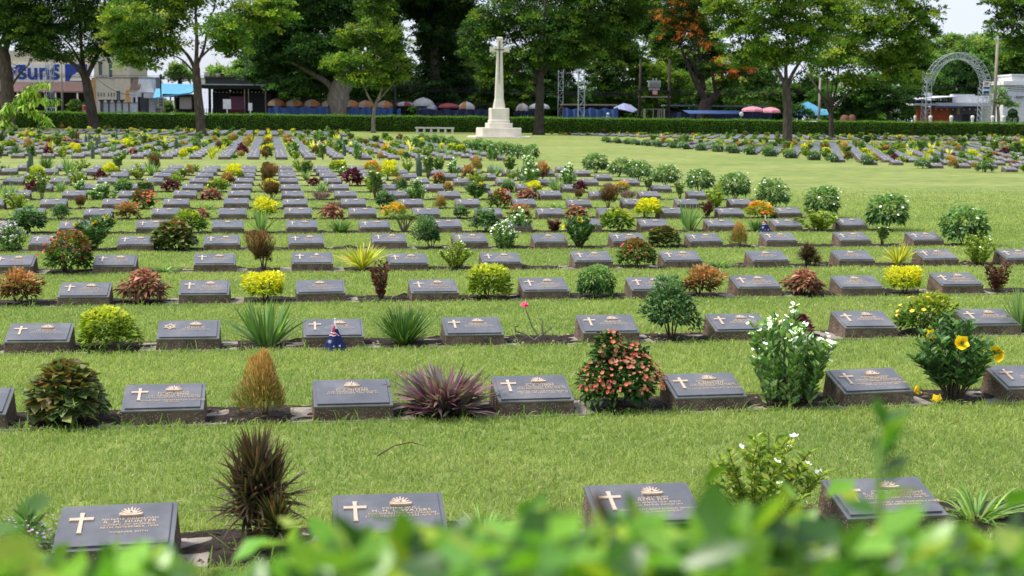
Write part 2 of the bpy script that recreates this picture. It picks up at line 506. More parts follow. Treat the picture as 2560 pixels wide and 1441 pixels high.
    if k == 'redgreen':
        r = bush(rng, N(1100), .11*s, .06*s, [(50, 84, 30), (74, 110, 40), (100, 128, 48), (40, 64, 28)], None, 'round', .4, .6, [(140, 92, 50), (110, 120, 50)], .8, .4, .2)
        bl(r, 70, [(206, 92, 70), (200, 116, 84), (222, 96, 90)], .07, 5, .3)
        return r
    if k in ('periwinkle', 'lavender'):
        st, tips, lines = clump_np(rng, N(40), .47, .95, .007, .5, .26)
        p, d = along(rng, lines, 38, .02); n = len(p)
        lv = leaves(p, d, .12*s*(.6+.7*rng.random(n)), .055*s, pal(rng, n, [(100, 136, 72), (122, 158, 88), (82, 118, 62), (150, 178, 112)]), rng, .2, .12)
        tt = np.concatenate([tips, np.array([l[3] for l in lines[::3]])*np.array([1.12, 1.12, 1])]); t = np.repeat(tt, 3, 0)+rng.normal(0, .022, (len(tt)*3, 3))+np.array([0, 0, .02])
        cc = [W_, (250, 250, 248)] if k == 'periwinkle' else [(214, 196, 226), (200, 176, 216)]
        b = blooms(t, rng.normal(0, .4, t.shape)+Z3, .064*min(s, 1.5)*(.5+.7*rng.random(len(t))), pal(rng, len(t), cc, var=.03)*1.45, rng, 5, .15, None, .95)
        return {'foliage': [lv], 'stem': st, 'blossoms': [b]}
    if k == 'allamanda':
        st, tips, lines = clump_np(rng, N(38), .48, .95, .009, .5, .07)
        p, d = along(rng, lines, 46, .22); n = len(p)
        lv = leaves(p, d, .15*s, .042*s, pal(rng, n, [(70, 106, 56), (92, 132, 70), (116, 152, 86), (60, 88, 52)]), rng, .2, .2)
        j = rng.choice(len(tips), 6, replace=False)
        tp = tips[j]*np.array([1.08, 1.08, .98])
        b = blooms(tp, tp*np.array([1, 1, 0])+rng.normal(0, .3, tp.shape)+Z3*.4, .13+.09*rng.random(6), pal(rng, 6, [Y_, (244, 216, 60)], var=.04)*1.25, rng, 5, .45, (.7, .42, .02), .95)
        return {'foliage': [lv], 'stem': st, 'blossoms': [b]}
    if k in ('lilygrass', 'swordlily', 'palelily', 'tuft'):
        n = N({'lilygrass': 330, 'swordlily': 75, 'palelily': 90, 'tuft': 70}[k]); a = rng.random(n)*2*PI; e = rng.random(n)**.7
        pos = np.stack([np.cos(a)*.13*rng.random(n), np.sin(a)*.13*rng.random(n), 0*a], 1)
        lean = {'lilygrass': .62, 'swordlily': .55, 'palelily': .5, 'tuft': .8}[k]
        d = np.stack([np.cos(a)*lean*(1-e*.7), np.sin(a)*lean*(1-e*.7), .5+.6*e], 1)
        cs = {'lilygrass': [(52, 88, 36), (74, 112, 46), (98, 128, 62)], 'swordlily': [(104, 142, 72), (128, 160, 92), (88, 124, 58)], 'palelily': [(128, 158, 92), (148, 172, 110), (112, 146, 80)], 'tuft': [(110, 150, 60), (140, 170, 84), (90, 130, 50)]}[k]
        w = {'lilygrass': .022, 'swordlily': .05, 'palelily': .045, 'tuft': .03}[k]
        dr = {'lilygrass': .1+.4*rng.random(n)*(1-e), 'swordlily': .05+.35*rng.random(n)*(e < .5), 'palelily': .02+.2*rng.random(n), 'tuft': .3+.5*rng.random(n)}[k]
        return {'foliage': [straps(pos, d, .75+.4*rng.random(n), w*s, pal(rng, n, cs), rng, dr, 5)]}
    if k == 'spider':
        n = N(110); a = rng.random(n)*2*PI; e = rng.random(n)**.8
        pos = np.stack([np.cos(a)*.05, np.sin(a)*.05, .02+.1*rng.random(n)], 1)
        d = np.stack([np.cos(a)*(1-e*.8)*.75, np.sin(a)*(1-e*.8)*.75, .45+.75*e], 1)
        return {'foliage': [straps(pos, d, .75+.35*rng.random(n), .05*s, pal(rng, n, [(206, 204, 72), (180, 186, 60), (226, 218, 110), (140, 156, 50)]), rng, .15+.35*rng.random(n)*(1-e), 5)]}
    if k == 'leafy':
        return bush(rng, N(1500), .085*s, .05*s, [(58, 90, 52), (78, 112, 64), (100, 134, 84), (46, 74, 44)], None, 'egg', .6, .7, [(112, 146, 92)], .8, .5, .42)
    if k == 'glossy':
        r = bush(rng, N(1200), .12*s, .05*s, [(44, 78, 34), (66, 106, 46), (90, 130, 64)], None, 'round', .0, .6, [(120, 158, 80)], .75, .4, .2, .5)
        return r
    if k == 'ixora':
        r = bush(rng, N(1200), .12*s, .055*s, [(78, 112, 36), (104, 136, 44), (60, 92, 30)], None, 'round', .6, .55, [(164, 176, 64), (140, 160, 54)], .72, .4, .18)
        bl(r, 7, [(240, 200, 70)], .09, 5, .4)
        return r
    if k == 'orangeixora':
        r = bush(rng, N(1100), .12*s, .055*s, [(150, 160, 44), (120, 140, 40), (176, 170, 60)], None, 'round', .6, .55, [(206, 176, 62)], .7, .4, .18)
        bl(r, 22, [(224, 110, 40), (216, 140, 56)], .12, 5, .35)
        return r
    if k == 'amber':
        return bush(rng, N(900), .15*s, .055*s, [(120, 88, 48), (96, 84, 44), (74, 72, 38)], None, 'round', .6, .5, [(190, 132, 88), (178, 136, 84), (196, 152, 100), (150, 126, 72)], .55, .5, .35)
    if k == 'rusty':
        return bush(rng, N(560), .2*s, .085*s, [(132, 86, 68), (104, 70, 56), (158, 112, 88), (116, 100, 70)], None, 'mound', .2, .6, [(186, 144, 116), (150, 92, 76)], .6, .45, .3, .45, .2)
    if k == 'maroon':
        st, tips, lines = stems_np(rng, N(16), .34, .95, .01, .08, .1)
        p, d = along(rng, lines, 34, .15); n = len(p)
        lv = leaves(p, d, .13*s, .06*s, pal(rng, n, [(104, 58, 50), (126, 74, 56), (86, 62, 46), (76, 44, 42)]), rng, .2, .2)
        return {'foliage': [lv], 'stem': st}
    if k == 'purple':
        return bush(rng, N(420), .16*s, .1*s, [(86, 34, 48), (110, 40, 66), (70, 30, 40), (126, 58, 84)], None, 'mound', .4, .6, None, .6, .45, .3)
    if k == 'heath':
        n = N(700); a = rng.random(n)*2*PI
        pos = np.stack([np.cos(a)*.45*rng.random(n)**.5, np.sin(a)*.3*rng.random(n)**.5, .1+.35*rng.random(n)], 1)
        d = pos*np.array([.6, .6, 0])+Z3+rng.normal(0, .25, (n, 3))
        return {'foliage': [leaves(pos, d, .45*s, .03*s, pal(rng, n, [(150, 112, 128), (120, 96, 100), (110, 120, 90)]), rng, 0, .05)]}
    if k == 'cordyline':
        st, heads = [], []
        for hx, hy, hz, nn, rr in ((0, .05, .62, 230, .52), (-.1, 0, .45, 130, .5), (.12, .05, .5, 130, .48), (.17, -.22, .3, 170, .36), (0, 0, .32, 90, .44)):
            v, f = tube_np([(hx*.5, hy*.5, 0), (hx*.8, hy, hz*.5), (hx, hy, hz)], [.03, .026, .02], 6)
            f = np.concatenate([f[:, [0, 1, 2]], f[:, [0, 2, 3]]])
            st.append((v, f, np.tile(np.array([[.1, .08, .06]]), (len(v), 1))))
            n = N(nn); a = rng.random(n)*2*PI; e = rng.random(n)
            pos = np.array([hx, hy, hz])+np.stack([0*a, 0*a, -hz*.35*(1-e)], 1)
            d = np.stack([np.cos(a)*(1.05-e*.8), np.sin(a)*(1.05-e*.8), .05+1.1*e], 1)
            low = hz < .35 and hx > .1
            c = pal(rng, n, [(70, 84, 38), (92, 104, 48), (58, 66, 34)] if low else [(60, 76, 46), (74, 90, 50), (86, 72, 52), (52, 62, 42)])
            t = pal(rng, n, [(110, 110, 60), (120, 90, 60)] if low else [(100, 70, 56), (86, 68, 50), (118, 76, 66)])
            heads.append(straps(pos, d, rr*(.6+.45*rng.random(n)), .034*s*(.75 if low else 1), c, rng, .1+.35*rng.random(n)*(1-e), 4, .3, t))
        return {'foliage': heads, 'stem': st}
    if k in ('jasmine', 'palebush'):
        st, tips, lines = clump_np(rng, N(32), .54, 1.0, .007, .5, .1)
        p, d = along(rng, lines, 50, .1); n = len(p)
        lv = leaves(p, d, .1*s*(.6+.7*rng.random(n)), .045*s, pal(rng, n, [(126, 152, 48), (150, 170, 62), (100, 132, 44), (176, 186, 84)]), rng, .25, .2)
        r = {'foliage': [lv], 'stem': st}
        m = 8 if k == 'jasmine' else 3
        j = rng.choice(len(tips), m, replace=False)
        r['blossoms'] = [blooms(tips[j]*np.array([1.05, 1.05, 1.03]), rng.normal(0, .5, (m, 3))+Z3, (.06+.04*rng.random(m))*(1 if k == 'jasmine' else .7), pal(rng, m, [W_], var=.02)*1.45, rng, 5, .3, None, .7)]
        return r
    if k == 'gardenia':
        r = bush(rng, N(2000), .085*s, .034*s, [(62, 96, 46), (82, 120, 58), (104, 142, 74), (48, 78, 40)], None, 'round', .1, .75, [(120, 154, 84)], .8, .4, .24, .35)
        bl(r, 30, [W_], .045, 5, .3, out=1.0)
        return r
    if k == 'rose':
        st, tips, lines = stems_np(rng, N(9), .36, .98, .012, .2, .04)
        p, d = along(rng, lines, 26, .35); n = len(p)
        lv = leaves(p, d, .13*s, .07*s, pal(rng, n, [(104, 132, 70), (84, 112, 60), (140, 160, 90)]), rng, .2, .25)
        j = rng.choice(len(tips), min(6, len(tips)), replace=False)
        return {'foliage': [lv], 'stem': st, 'blossoms': [blooms(tips[j], rng.normal(0, .4, (len(j), 3))+Z3, .14, pal(rng, len(j), [(244, 236, 190), (248, 240, 226)], var=.03)*1.35, rng, 7, .4, None, .9)]}
    if k == 'desertrose':
        parts = []
        lines = [np.array(x) for x in ([(-.02, 0, 0), (.1, 0, .14), (-.05, 0, .38), (-.22, 0, .86)], [(.05, 0, .08), (.25, 0, .22), (.42, .04, .34)], [(.0, 0, .05), (-.2, 0, .2), (-.42, .05, .26), (-.44, 0, .36)], [(.2, 0, .2), (.18, .02, .4), (.2, 0, .52)])]
        for ln in lines:
            v, f = tube_np(ln, np.linspace(.026, .014, len(ln)), 6)
            f = np.concatenate([f[:, [0, 1, 2]], f[:, [0, 2, 3]]])
            parts.append((v, f, np.tile(np.array([[.3, .27, .2]]), (len(v), 1))))
        ends = np.array([ln[-1] for ln in lines]); p = np.repeat(ends, 9, 0); n = len(p)
        a = rng.random(n)*2*PI
        lv = leaves(p, np.stack([np.cos(a), np.sin(a), .3+.4*rng.random(n)], 1), .13, .04, pal(rng, n, [(104, 136, 74), (82, 112, 58)]), rng, .2, .15)
        tp = ends[:1]+np.array([[0, -.02, .03], [.03, .02, .05], [-.03, 0, .06]])
        b = blooms(tp, np.array([[0, -.6, .7], [.5, -.3, .8], [-.5, -.4, .8]]), .15, pal(rng, 3, [(236, 90, 140)], var=.05)*1.3, rng, 5, .3, None, .9)
        return {'foliage': [lv], 'stem': parts, 'blossoms': [b]}
    if k == 'gnarled':
        st, tips, lines = stems_np(rng, N(12), .45, .75, .022, .3, .05)
        for q in st: q[2][:] = (.3, .26, .2)
        p, d = along(rng, lines, 14, .7); n = len(p)
        lv = leaves(p, d, .15*s, .04*s, pal(rng, n, [(124, 140, 76), (104, 126, 64)]), rng, .2, .2)
        return {'foliage': [lv], 'stem': st}
    if k == 'cactus':
        rows = []
        for i in range(5):
            a = i*1.3; x, y = .2*math.cos(a)*(i > 0), .2*math.sin(a)*(i > 0); h = 1.0 if i == 0 else .55+.35*rng.random()
            v, f = tube_np([(x, y, 0), (x, y, h*.5), (x, y, h*.92), (x, y, h)], [.15, .16, .14, .03], 8)
            f = np.concatenate([f[:, [0, 1, 2]], f[:, [0, 2, 3]]])
            rows.append((v, f, pal(rng, len(v), [(96, 116, 92), (80, 102, 80)])))
        return {'foliage': rows}
    if k == 'groundcover':
        p, d = canopy(rng, N(1300), 'mound', depth=.5); n = len(p)
        lv = leaves(p-d*.03, d+rng.normal(0, .6, (n, 3)), .07*s, .026*s, pal(rng, n, [(110, 142, 84), (138, 164, 108), (88, 118, 66)]), rng, .2, .1)
        r = {'foliage': [lv]}
        bl(r, 60, [(186, 140, 190), (206, 168, 204)], .04, 5, .3, 'mound')
        return r
    if k == 'rosette':
        n = 26; a = rng.random(n)*2*PI; e = np.linspace(0, 1, n)
        pos = np.stack([0*a, 0*a, .35+.4*e], 1)
        d = np.stack([np.cos(a)*(1-.6*e), np.sin(a)*(1-.6*e), .25+.9*e], 1)
        lv = leaves(pos, d, .5, .14, pal(rng, n, [(104, 140, 74), (126, 160, 90)]), rng, .25, .1)
        v, f = tube_np([(0, 0, 0), (0, 0, .8)], [.03, .02], 6); f = np.concatenate([f[:, [0, 1, 2]], f[:, [0, 2, 3]]])
        return {'foliage': [lv], 'stem': [(v, f, np.tile(np.array([[.12, .16, .06]]), (len(v), 1)))]}
    raise KeyError(k)

# name, what it looks like, category
KINDS = {
 'golden': ('golden_shrub', 'clipped golden-green shrub', 'shrub'), 'yellow': ('yellow_shrub', 'bright yellow-leaved mounded shrub', 'shrub'),
 'copper': ('copperleaf_shrub', 'dark bronze-green shrub with broad rounded leaves', 'shrub'), 'feather': ('feathery_shrub', 'feathery orange-tipped fine-leaved shrub', 'shrub'),
 'brownfeather': ('feathery_shrub', 'upright brown fine-leaved shrub', 'shrub'), 'oyster': ('oyster_plant', 'purple and grey spiky clump of sword leaves', 'plant'),
 'thorn': ('thorn_shrub', 'shrub covered with salmon-pink flowers', 'flowering shrub'), 'redgreen': ('flowering_shrub', 'dark green shrub dotted with red flowers', 'flowering shrub'),
 'periwinkle': ('periwinkle', 'upright plant with white flowers', 'flowering plant'), 'lavender': ('periwinkle', 'upright plant with pale lilac flowers', 'flowering plant'),
 'allamanda': ('trumpet_flower', 'leafy plant with large yellow trumpet flowers', 'flowering plant'), 'lilygrass': ('lily_clump', 'dark green clump of narrow grassy leaves', 'plant'),
 'swordlily': ('lily_clump', 'light green clump of long strap leaves', 'plant'), 'palelily': ('lily_clump', 'pale green upright clump of strap leaves', 'plant'),
 'tuft': ('grass_tuft', 'loose tuft of arching pale grass blades', 'plant'), 'spider': ('variegated_lily', 'yellow striped clump of arching leaves', 'plant'),
 'leafy': ('small_leaved_shrub', 'dark green small-leaved shrub', 'shrub'), 'glossy': ('glossy_shrub', 'rounded glossy mid-green shrub', 'shrub'),
 'ixora': ('rounded_shrub', 'round green shrub with a few yellow flowers', 'shrub'), 'orangeixora': ('orange_flowered_shrub', 'yellow-green round shrub with orange flowers', 'flowering shrub'),
 'amber': ('amber_shrub', 'round shrub with amber-orange young leaves', 'shrub'), 'rusty': ('rusty_leaved_plant', 'low plant with rusty pink-brown leaves', 'plant'),
 'maroon': ('maroon_plant', 'upright maroon-brown leafy plant', 'plant'), 'purple': ('purple_plant', 'low dark purple-leaved plant', 'plant'),
 'heath': ('heath_plant', 'low mauve heath-like tuft', 'plant'), 'cordyline': ('spiky_cordyline', 'dark spiky plant with bronze-tipped sword leaves', 'plant'),
 'jasmine': ('white_jasmine', 'open light green shrub with white star flowers', 'flowering shrub'), 'palebush': ('open_shrub', 'open yellow-green shrub on thin bare stems', 'shrub'),
 'gardenia': ('gardenia_bush', 'large round dark green bush with white flowers', 'bush'), 'rose': ('rose_bush', 'thin-stemmed bush with cream flowers', 'flowering plant'),
 'desertrose': ('desert_rose', 'nearly bare crooked plant with one pink flower', 'flowering plant'), 'gnarled': ('gnarled_shrub', 'gnarled grey-stemmed open shrub', 'shrub'),
 'cactus': ('column_cactus', 'grey-green column cactus', 'cactus'), 'groundcover': ('ground_cover', 'low spreading plant with tiny mauve flowers', 'plant'),
 'rosette': ('leafy_shoot', 'single green shoot with a rosette of long leaves', 'plant')}
PARTMAT = {'foliage': LEAF, 'stem': LEAF, 'blossoms': PETAL}
_cache = {}
def plant_meshes(k, variant, lod=1.0):
    key = (k, variant, lod)
    if key not in _cache:
        rng = np.random.default_rng(sum(map(ord, k))*31+variant*977+1)
        parts = build_kind(k, rng, lod)
        _cache[key] = {p: tri_mesh(k+'_'+p, *cat(v), PARTMAT[p], smooth=(p == 'stem' or k == 'cactus')) for p, v in parts.items()}
    return _cache[key]
_cache2 = {}
def plant_arrays(k, variant, lod):
    key = (k, variant, lod)
    if key not in _cache2:
        rng = np.random.default_rng(sum(map(ord, k))*31+variant*977+1)
        parts = build_kind(k, rng, lod)
        _cache2[key] = cat([q for v in parts.values() for q in v])
    return _cache2[key]
# ------------------------------------------------------------------ camera
cam = bpy.data.cameras.new('camera')
cam.sensor_width = 36; cam.lens = F_PX/2560*36; cam.clip_end = 3000; cam.clip_start = .05
co = bpy.data.objects.new('camera', cam); COL.objects.link(co)
fw = Vector((sy_*cp_, cy_*cp_, -sp_)); rt = Vector((cy_, -sy_, 0)); up = rt.cross(fw)
r2 = cr_*rt+sr_*up; u2 = -sr_*rt+cr_*up
co.matrix_world = Matrix((r2, u2, -fw)).transposed().to_4x4()
co.location = (0, 0, CAM_H)
cam.dof.use_dof = True; cam.dof.focus_distance = 10.5; cam.dof.aperture_fstop = 6.3
S.camera = co

# ------------------------------------------------------------------ light
SUN_EL, SUN_AZ = math.radians(58), math.radians(-78)      # azimuth from +Y towards +X
w = bpy.data.worlds.new('World'); S.world = w; w.use_nodes = True
nt = w.node_tree; N, L = nt.nodes, nt.links
sky = N.new('ShaderNodeTexSky'); sky.sky_type = 'NISHITA'; sky.sun_disc = False
sky.sun_elevation = SUN_EL; sky.sun_rotation = SUN_AZ; sky.dust_density = 2.5; sky.air_density = 1.0; sky.ozone_density = 1.2
tc = N.new('ShaderNodeTexCoord')
mp = N.new('ShaderNodeMapping'); mp.inputs['Scale'].default_value = (2.2, 2.2, 6)
L.new(tc.outputs['Generated'], mp.inputs['Vector'])
cn = N.new('ShaderNodeTexNoise'); cn.inputs['Scale'].default_value = 1.6; cn.inputs['Detail'].default_value = 8
L.new(mp.outputs['Vector'], cn.inputs['Vector'])
rp = N.new('ShaderNodeValToRGB'); rp.color_ramp.elements[0].position = .36; rp.color_ramp.elements[1].position = .62
rp.color_ramp.elements[0].color = (.5, .5, .5, 1); rp.color_ramp.elements[1].color = (.93, .93, .93, 1)
L.new(cn.outputs['Fac'], rp.inputs['Fac'])
mx = N.new('ShaderNodeMix'); mx.data_type = 'RGBA'
L.new(rp.outputs['Color'], mx.inputs['Factor']); L.new(sky.outputs['Color'], mx.inputs['A'])
mx.inputs['B'].default_value = (3.5, 3.75, 4.5, 1)
L.new(mx.outputs['Result'], N['Background'].inputs['Color'])
N['Background'].inputs['Strength'].default_value = .11
sl = bpy.data.lights.new('sun', 'SUN'); sl.energy = 1.9; sl.angle = math.radians(14); sl.color = (1, .95, .86)
so = bpy.data.objects.new('sun', sl); COL.objects.link(so)
sd = Vector((math.sin(SUN_AZ)*math.cos(SUN_EL), math.cos(SUN_AZ)*math.cos(SUN_EL), math.sin(SUN_EL)))
so.rotation_euler = sd.to_track_quat('Z', 'Y').to_euler(); so.location = (-20, 0, 40)
S.view_settings.view_transform = 'Standard'; S.view_settings.look = 'None'; S.view_settings.exposure = 1.2; S.view_settings.gamma = 1
S.render.engine = 'CYCLES'; S.cycles.use_denoising = True
try: S.cycles.denoiser = 'OPENIMAGEDENOISE'
except Exception: pass
S.cycles.max_bounces = 6; S.cycles.diffuse_bounces = 3; S.cycles.transmission_bounces = 4; S.cycles.transparent_max_bounces = 4

# ------------------------------------------------------------------ ground
LM = lawn_mat()
g = MB().add([(-500, -60, 0), (600, -60, 0), (600, 900, 0), (-500, 900, 0)], [(0, 1, 2, 3)])
tag(put('lawn', g.mesh('lawn', LM)), 'mown green lawn of the cemetery under everything', 'lawn', kind='structure')

X0, DX, SW = -0.8293, 1.0654, .45
ROWS = [5.40, 7.95, 10.47, 13.07, 15.66, 18.16, 20.71, 23.45, 26.01, 28.78, 31.64, 34.53, 37.42, 40.06, 42.80]
EDGE = 9.35
def xat(px, Y):
    lo, hi = -Y*.55, Y*1.5
    for _ in range(50):
        m = (lo+hi)/2
        if pix(m, Y, 0)[0] < px: lo = m
        else: hi = m
    return m
def soil_strip(x0, x1, y0, name='soil_bed', dz=.004):
    n = max(2, int((x1-x0)/.09)); ys = np.linspace(y0-.01, y0+.47, 8)
    if n > 260: n = 260
    V, Fc = [], []
    for j, y in enumerate(ys):
        for i in range(n+1):
            e = 0 < j < 7
            V.append((x0+(x1-x0)*i/n, y+(R.normal(0, .012) if not e else 0), dz+(abs(R.normal(0, .012)) if e else 0)))
    for j in range(7):
        for i in range(n):
            a = j*(n+1)+i; Fc.append((a, a+1, a+n+2, a+n+1))
    return V, Fc
m = MB()
for r, y in enumerate(ROWS):
    m.add(*soil_strip(xat(-120, y), min(EDGE+.35, xat(2700, y)), y))
tag(put('soil_bed', m.mesh('soil_bed', SOIL)), 'strips of bare dark soil that the grave rows stand in', 'soil', kind='structure')

# ------------------------------------------------------------------ grave markers
SL = math.atan2(.09, .2996); PL = math.hypot(.09, .2996)
def ped_mesh():
    b = MB()
    lo = [(-.235, -.012, -.03), (.235, -.012, -.03), (.235, .335, -.03), (-.235, .335, -.03)]
    hi = [(-.222, .004, .083), (.222, .004, .083), (.222, .303, .172), (-.222, .303, .172)]
    return b.hexa(lo, hi).mesh('pedestal', GRANITE, .006)
def plate_mesh():
    b = MB()
    b.box(-.226, -.001, -.012, .226, PL+.002, 0)
    b.hexa([(-.208, .021, -.001), (.208, .021, -.001), (.208, PL-.008, -.001), (-.208, PL-.008, -.001)], [(-.205, .019, .009), (.205, .019, .009), (.205, PL-.011, .009), (-.205, PL-.011, .009)])
    return b.mesh('plaque', BRONZE, .0012)
ZT = .009
def cross_mesh():
    w = .008
    P = [(-w, 0), (-w*1.25, -.072), (w*1.25, -.072), (w, 0)]
    poly = [(-w*1.35, -.098), (w*1.35, -.098), (w, -.09), (w*.9, -.009), (.04, -.008), (.046, -.0105), (.046, .0105), (.04, .008), (w*.9, .009), (w*1.0, .036), (w*1.3, .042), (-w*1.3, .042), (-w, .036), (-w*.9, .009), (-.04, .008), (-.046, .0105), (-.046, -.0105), (-.04, -.008), (-w*.9, -.009), (-w, -.09)]
    return MB().prism(poly, ZT-.001, ZT+.006).mesh('cross_emblem', BRASS)
def star_mesh():
    b = MB()
    for s in (1, -1):
        p = [(.046*math.cos(PI/2+s*0+k*2*PI/3)*s, .046*math.sin(PI/2+k*2*PI/3)*s) for k in range(3)]
        for k in range(3):
            a, c = Vector(p[k]), Vector(p[(k+1) % 3]); d = (c-a).normalized()*.003; n = Vector((-d.y, d.x))
            b.prism([tuple(a-n-d), tuple(c-n+d), tuple(c+n+d), tuple(a+n-d)], ZT-.001, ZT+.005+.001*(s > 0))
    b.prism([(.011*math.cos(t*PI/4), .011*math.sin(t*PI/4)) for t in range(8)], ZT-.001, ZT+.004)
    return b.mesh('star_emblem', BRASS)
def badge_mesh(kind=0):
    b = MB()
    if kind == 0:
        for k in range(9):
            a = PI*(k+.5)/9; r = .05 if k % 2 == 0 else .047
            c, s = math.cos(a), math.sin(a)
            def pt(rr, t): return (rr*math.cos(a+t)*.92, rr*math.sin(a+t)-.018)
            b.prism([pt(.014, -.12), pt(.034, -.10), pt(r, -.045), pt(r, .045), pt(.034, .10), pt(.014, .12)], ZT-.001, ZT+.0035+.0004*k)
        b.prism([(.023*math.cos(t*PI/9)*1.05, .021*math.sin(t*PI/9)-.017) for t in range(10)], ZT-.001, ZT+.0085)
        b.prism([(-.046, -.019), (-.043, -.027), (-.02, -.031), (.02, -.031), (.043, -.027), (.046, -.019), (.02, -.022), (-.02, -.022)][::-1][::-1], ZT-.001, ZT+.0095)
        b.prism([(.005*math.cos(t*PI/4), .004*math.sin(t*PI/4)-.008) for t in range(8)], ZT+.008, ZT+.011, 1)
        return b.mesh('badge', [BRASS, BRONZE])
    b.prism([(0, .032), (-.016, .004), (-.028, -.006), (-.022, -.02), (0, -.027), (.022, -.02), (.028, -.006), (.016, .004)], ZT-.001, ZT+.006)
    return b.mesh('badge', BRASS)
def text_mesh(lines, cx):
    V = MB(); 
    for txt, y, h in lines:
        cu = bpy.data.curves.new('t', 'FONT'); cu.body = txt; cu.size = h/.7*1.0; cu.align_x = 'CENTER'; cu.space_character = 1.12; cu.space_word = 1.2
        cu.extrude = .0012; cu.offset = 0; cu.resolution_u = 2
        o = bpy.data.objects.new('t', cu); COL.objects.link(o)
        dg = bpy.context.evaluated_depsgraph_get(); dg.update()
        me = bpy.data.meshes.new_from_object(o.evaluated_get(dg))
        xs = [v.co.x for v in me.vertices]; wd = max(xs)-min(xs) if xs else 0
        k = min(1.22, .36/max(wd, 1e-6))
        V.add([(v.co.x*k+cx, v.co.y+y, v.co.z+ZT+.0012) for v in me.vertices], [tuple(p.vertices) for p in me.polygons])
        bpy.data.objects.remove(o); bpy.data.curves.remove(cu); bpy.data.meshes.remove(me)
    return V.mesh('lettering', BRASS)
def bars_mesh(cx, seed, epitaph):
    ep = [(.097, .010, .33), (.079, .010, .2)] if epitaph else [(.095, .010, .1)] if epitaph is None else []
    return [bars_one(cx, seed+i, q) if q else None for i, q in enumerate(([(.186, .010, .13), (.167, .016, .15), (.148, .010, .22), (.129, .010, .23)], ep))]
def bars_one(cx, seed, rows_):
    rng = random.Random(seed); b = MB()
    for y, h, wd in rows_:
        x = -wd/2
        while x < wd/2:
            n = rng.randint(3, 9)
            for _ in range(n):
                lw = h*(.35+.35*rng.random())
                if x+lw > wd/2: break
                t = rng.randint(0, 2)
                if t != 1: b.box(cx+x, y, ZT-.001, cx+x+h*.16, y+h, ZT+.002)
                b.box(cx+x+h*.17, y+(0 if t == 0 else h*.82 if t == 1 else h*.4), ZT-.001, cx+x+lw, y+h*(.16 if t == 0 else 1 if t == 1 else .56), ZT+.002)
                if t == 1: b.box(cx+x+lw*.4, y, ZT-.001, cx+x+lw*.4+h*.16, y+h*.81, ZT+.002)
                x += lw+h*.22
            x += h*.6
    return b.mesh('lettering', BRASS)
def slab_mesh():
    return MB().box(-.355, -.018, -.06, .355, .37, .014).mesh('base_slab', SLAB, .008)
PED, PLATE, CROSS, STAR, BADGE, BADGE2, SLABM = ped_mesh(), plate_mesh(), cross_mesh(), star_mesh(), badge_mesh(0), badge_mesh(1), slab_mesh()
BARS = {(c, s): bars_mesh(.05 if c else 0, s*7+c, (True, False, None)[s]) for c in (0, 1) for s in range(3)}
def Ls(a, b, c, d, *e):
    out = [(a, .186, .0115), (b, .165, .0165), (c, .147, .0115), (d, .129, .0115)]
    y = .095
    for x in e: out.append((x, y, .0105)); y -= .018
    return out
TEXTS = {
 (0, 0): Ls('NX56912 SIGNALMAN', 'R. M. HUNTER', 'CORPS OF SIGNALS', '30TH NOVEMBER 1943', '"FOREVER WITH'),
 (0, 1): Ls('VX39046 W.O.1', 'H. H. L. WATERS', '2/29 INFANTRY BATTALION', '17TH DECEMBER 1943 AGE 27', 'AT REST'),
 (0, 3): Ls('QX9454 SERGEANT', 'S. A. CARTWRIGHT', '2/26 INFANTRY BATTALION', '7TH NOVEMBER 1943 AGE 37', 'HIS DUTY NOBLY AND FEARLESSLY DONE', 'EVER REMEMBERED'),
 (1, 0): Ls('VX57088 PRIVATE', 'H. A. CANN', '2/21 INFANTRY BATTALION', '14TH DECEMBER 1943 AGE 38', 'HE DIED THAT HENCEFORTH WE MIGHT LIVE', 'IN PEACE'),
 (1, 1): Ls('QX15951 PRIVATE', 'H. J. McLEAN', '2/26 INFANTRY BATTALION', '16TH DECEMBER 1943 AGE 32'),
 (1, 2): Ls('WX5210 PRIVATE', 'G. E. CUBBY', '27TH INFANTRY BATTALION', '17TH DECEMBER 1943 AGE 23', '"BLESSED ARE THE DEAD WHICH', 'DIED IN THE LORD" REV. XIV. 13'),
 (1, 3): Ls('NX38181 PRIVATE', 'J. MAHONY', '2/30 INFANTRY BATTALION', '17TH DECEMBER 1943 AGE 27', 'TO THOSE WHO LIVE LEST WE FORGET'),
 (1, 4): Ls('NX35098 PRIVATE', 'C. HARVEY', '2/30 INFANTRY BATTALION', '20TH NOVEMBER 1943 AGE 30', 'GREATER LOVE HATH NO MAN THAN THIS', 'THAT HE GAVE HIS LIFE')}
NOCROSS = {(1, 1), (3, 1), (3, 6), (4, 7), (5, 4), (7, 0), (8, 0), (6, 0), (4, 6)}
ORD = 'first second third fourth fifth sixth seventh eighth ninth tenth eleventh twelfth thirteenth fourteenth fifteenth sixteenth seventeenth eighteenth nineteenth twentieth'.split()
def nth(i):
    if i < 20: return ORD[i]
    t = {2: 'twenty', 3: 'thirty', 4: 'forty', 5: 'fifty', 6: 'sixty'}[(i+1)//10]
    u = (i+1) % 10
    return t[:-1]+'ieth' if u == 0 else t+'-'+ORD[u-1]
GRP = 'bronze-topped grave markers set in long rows'
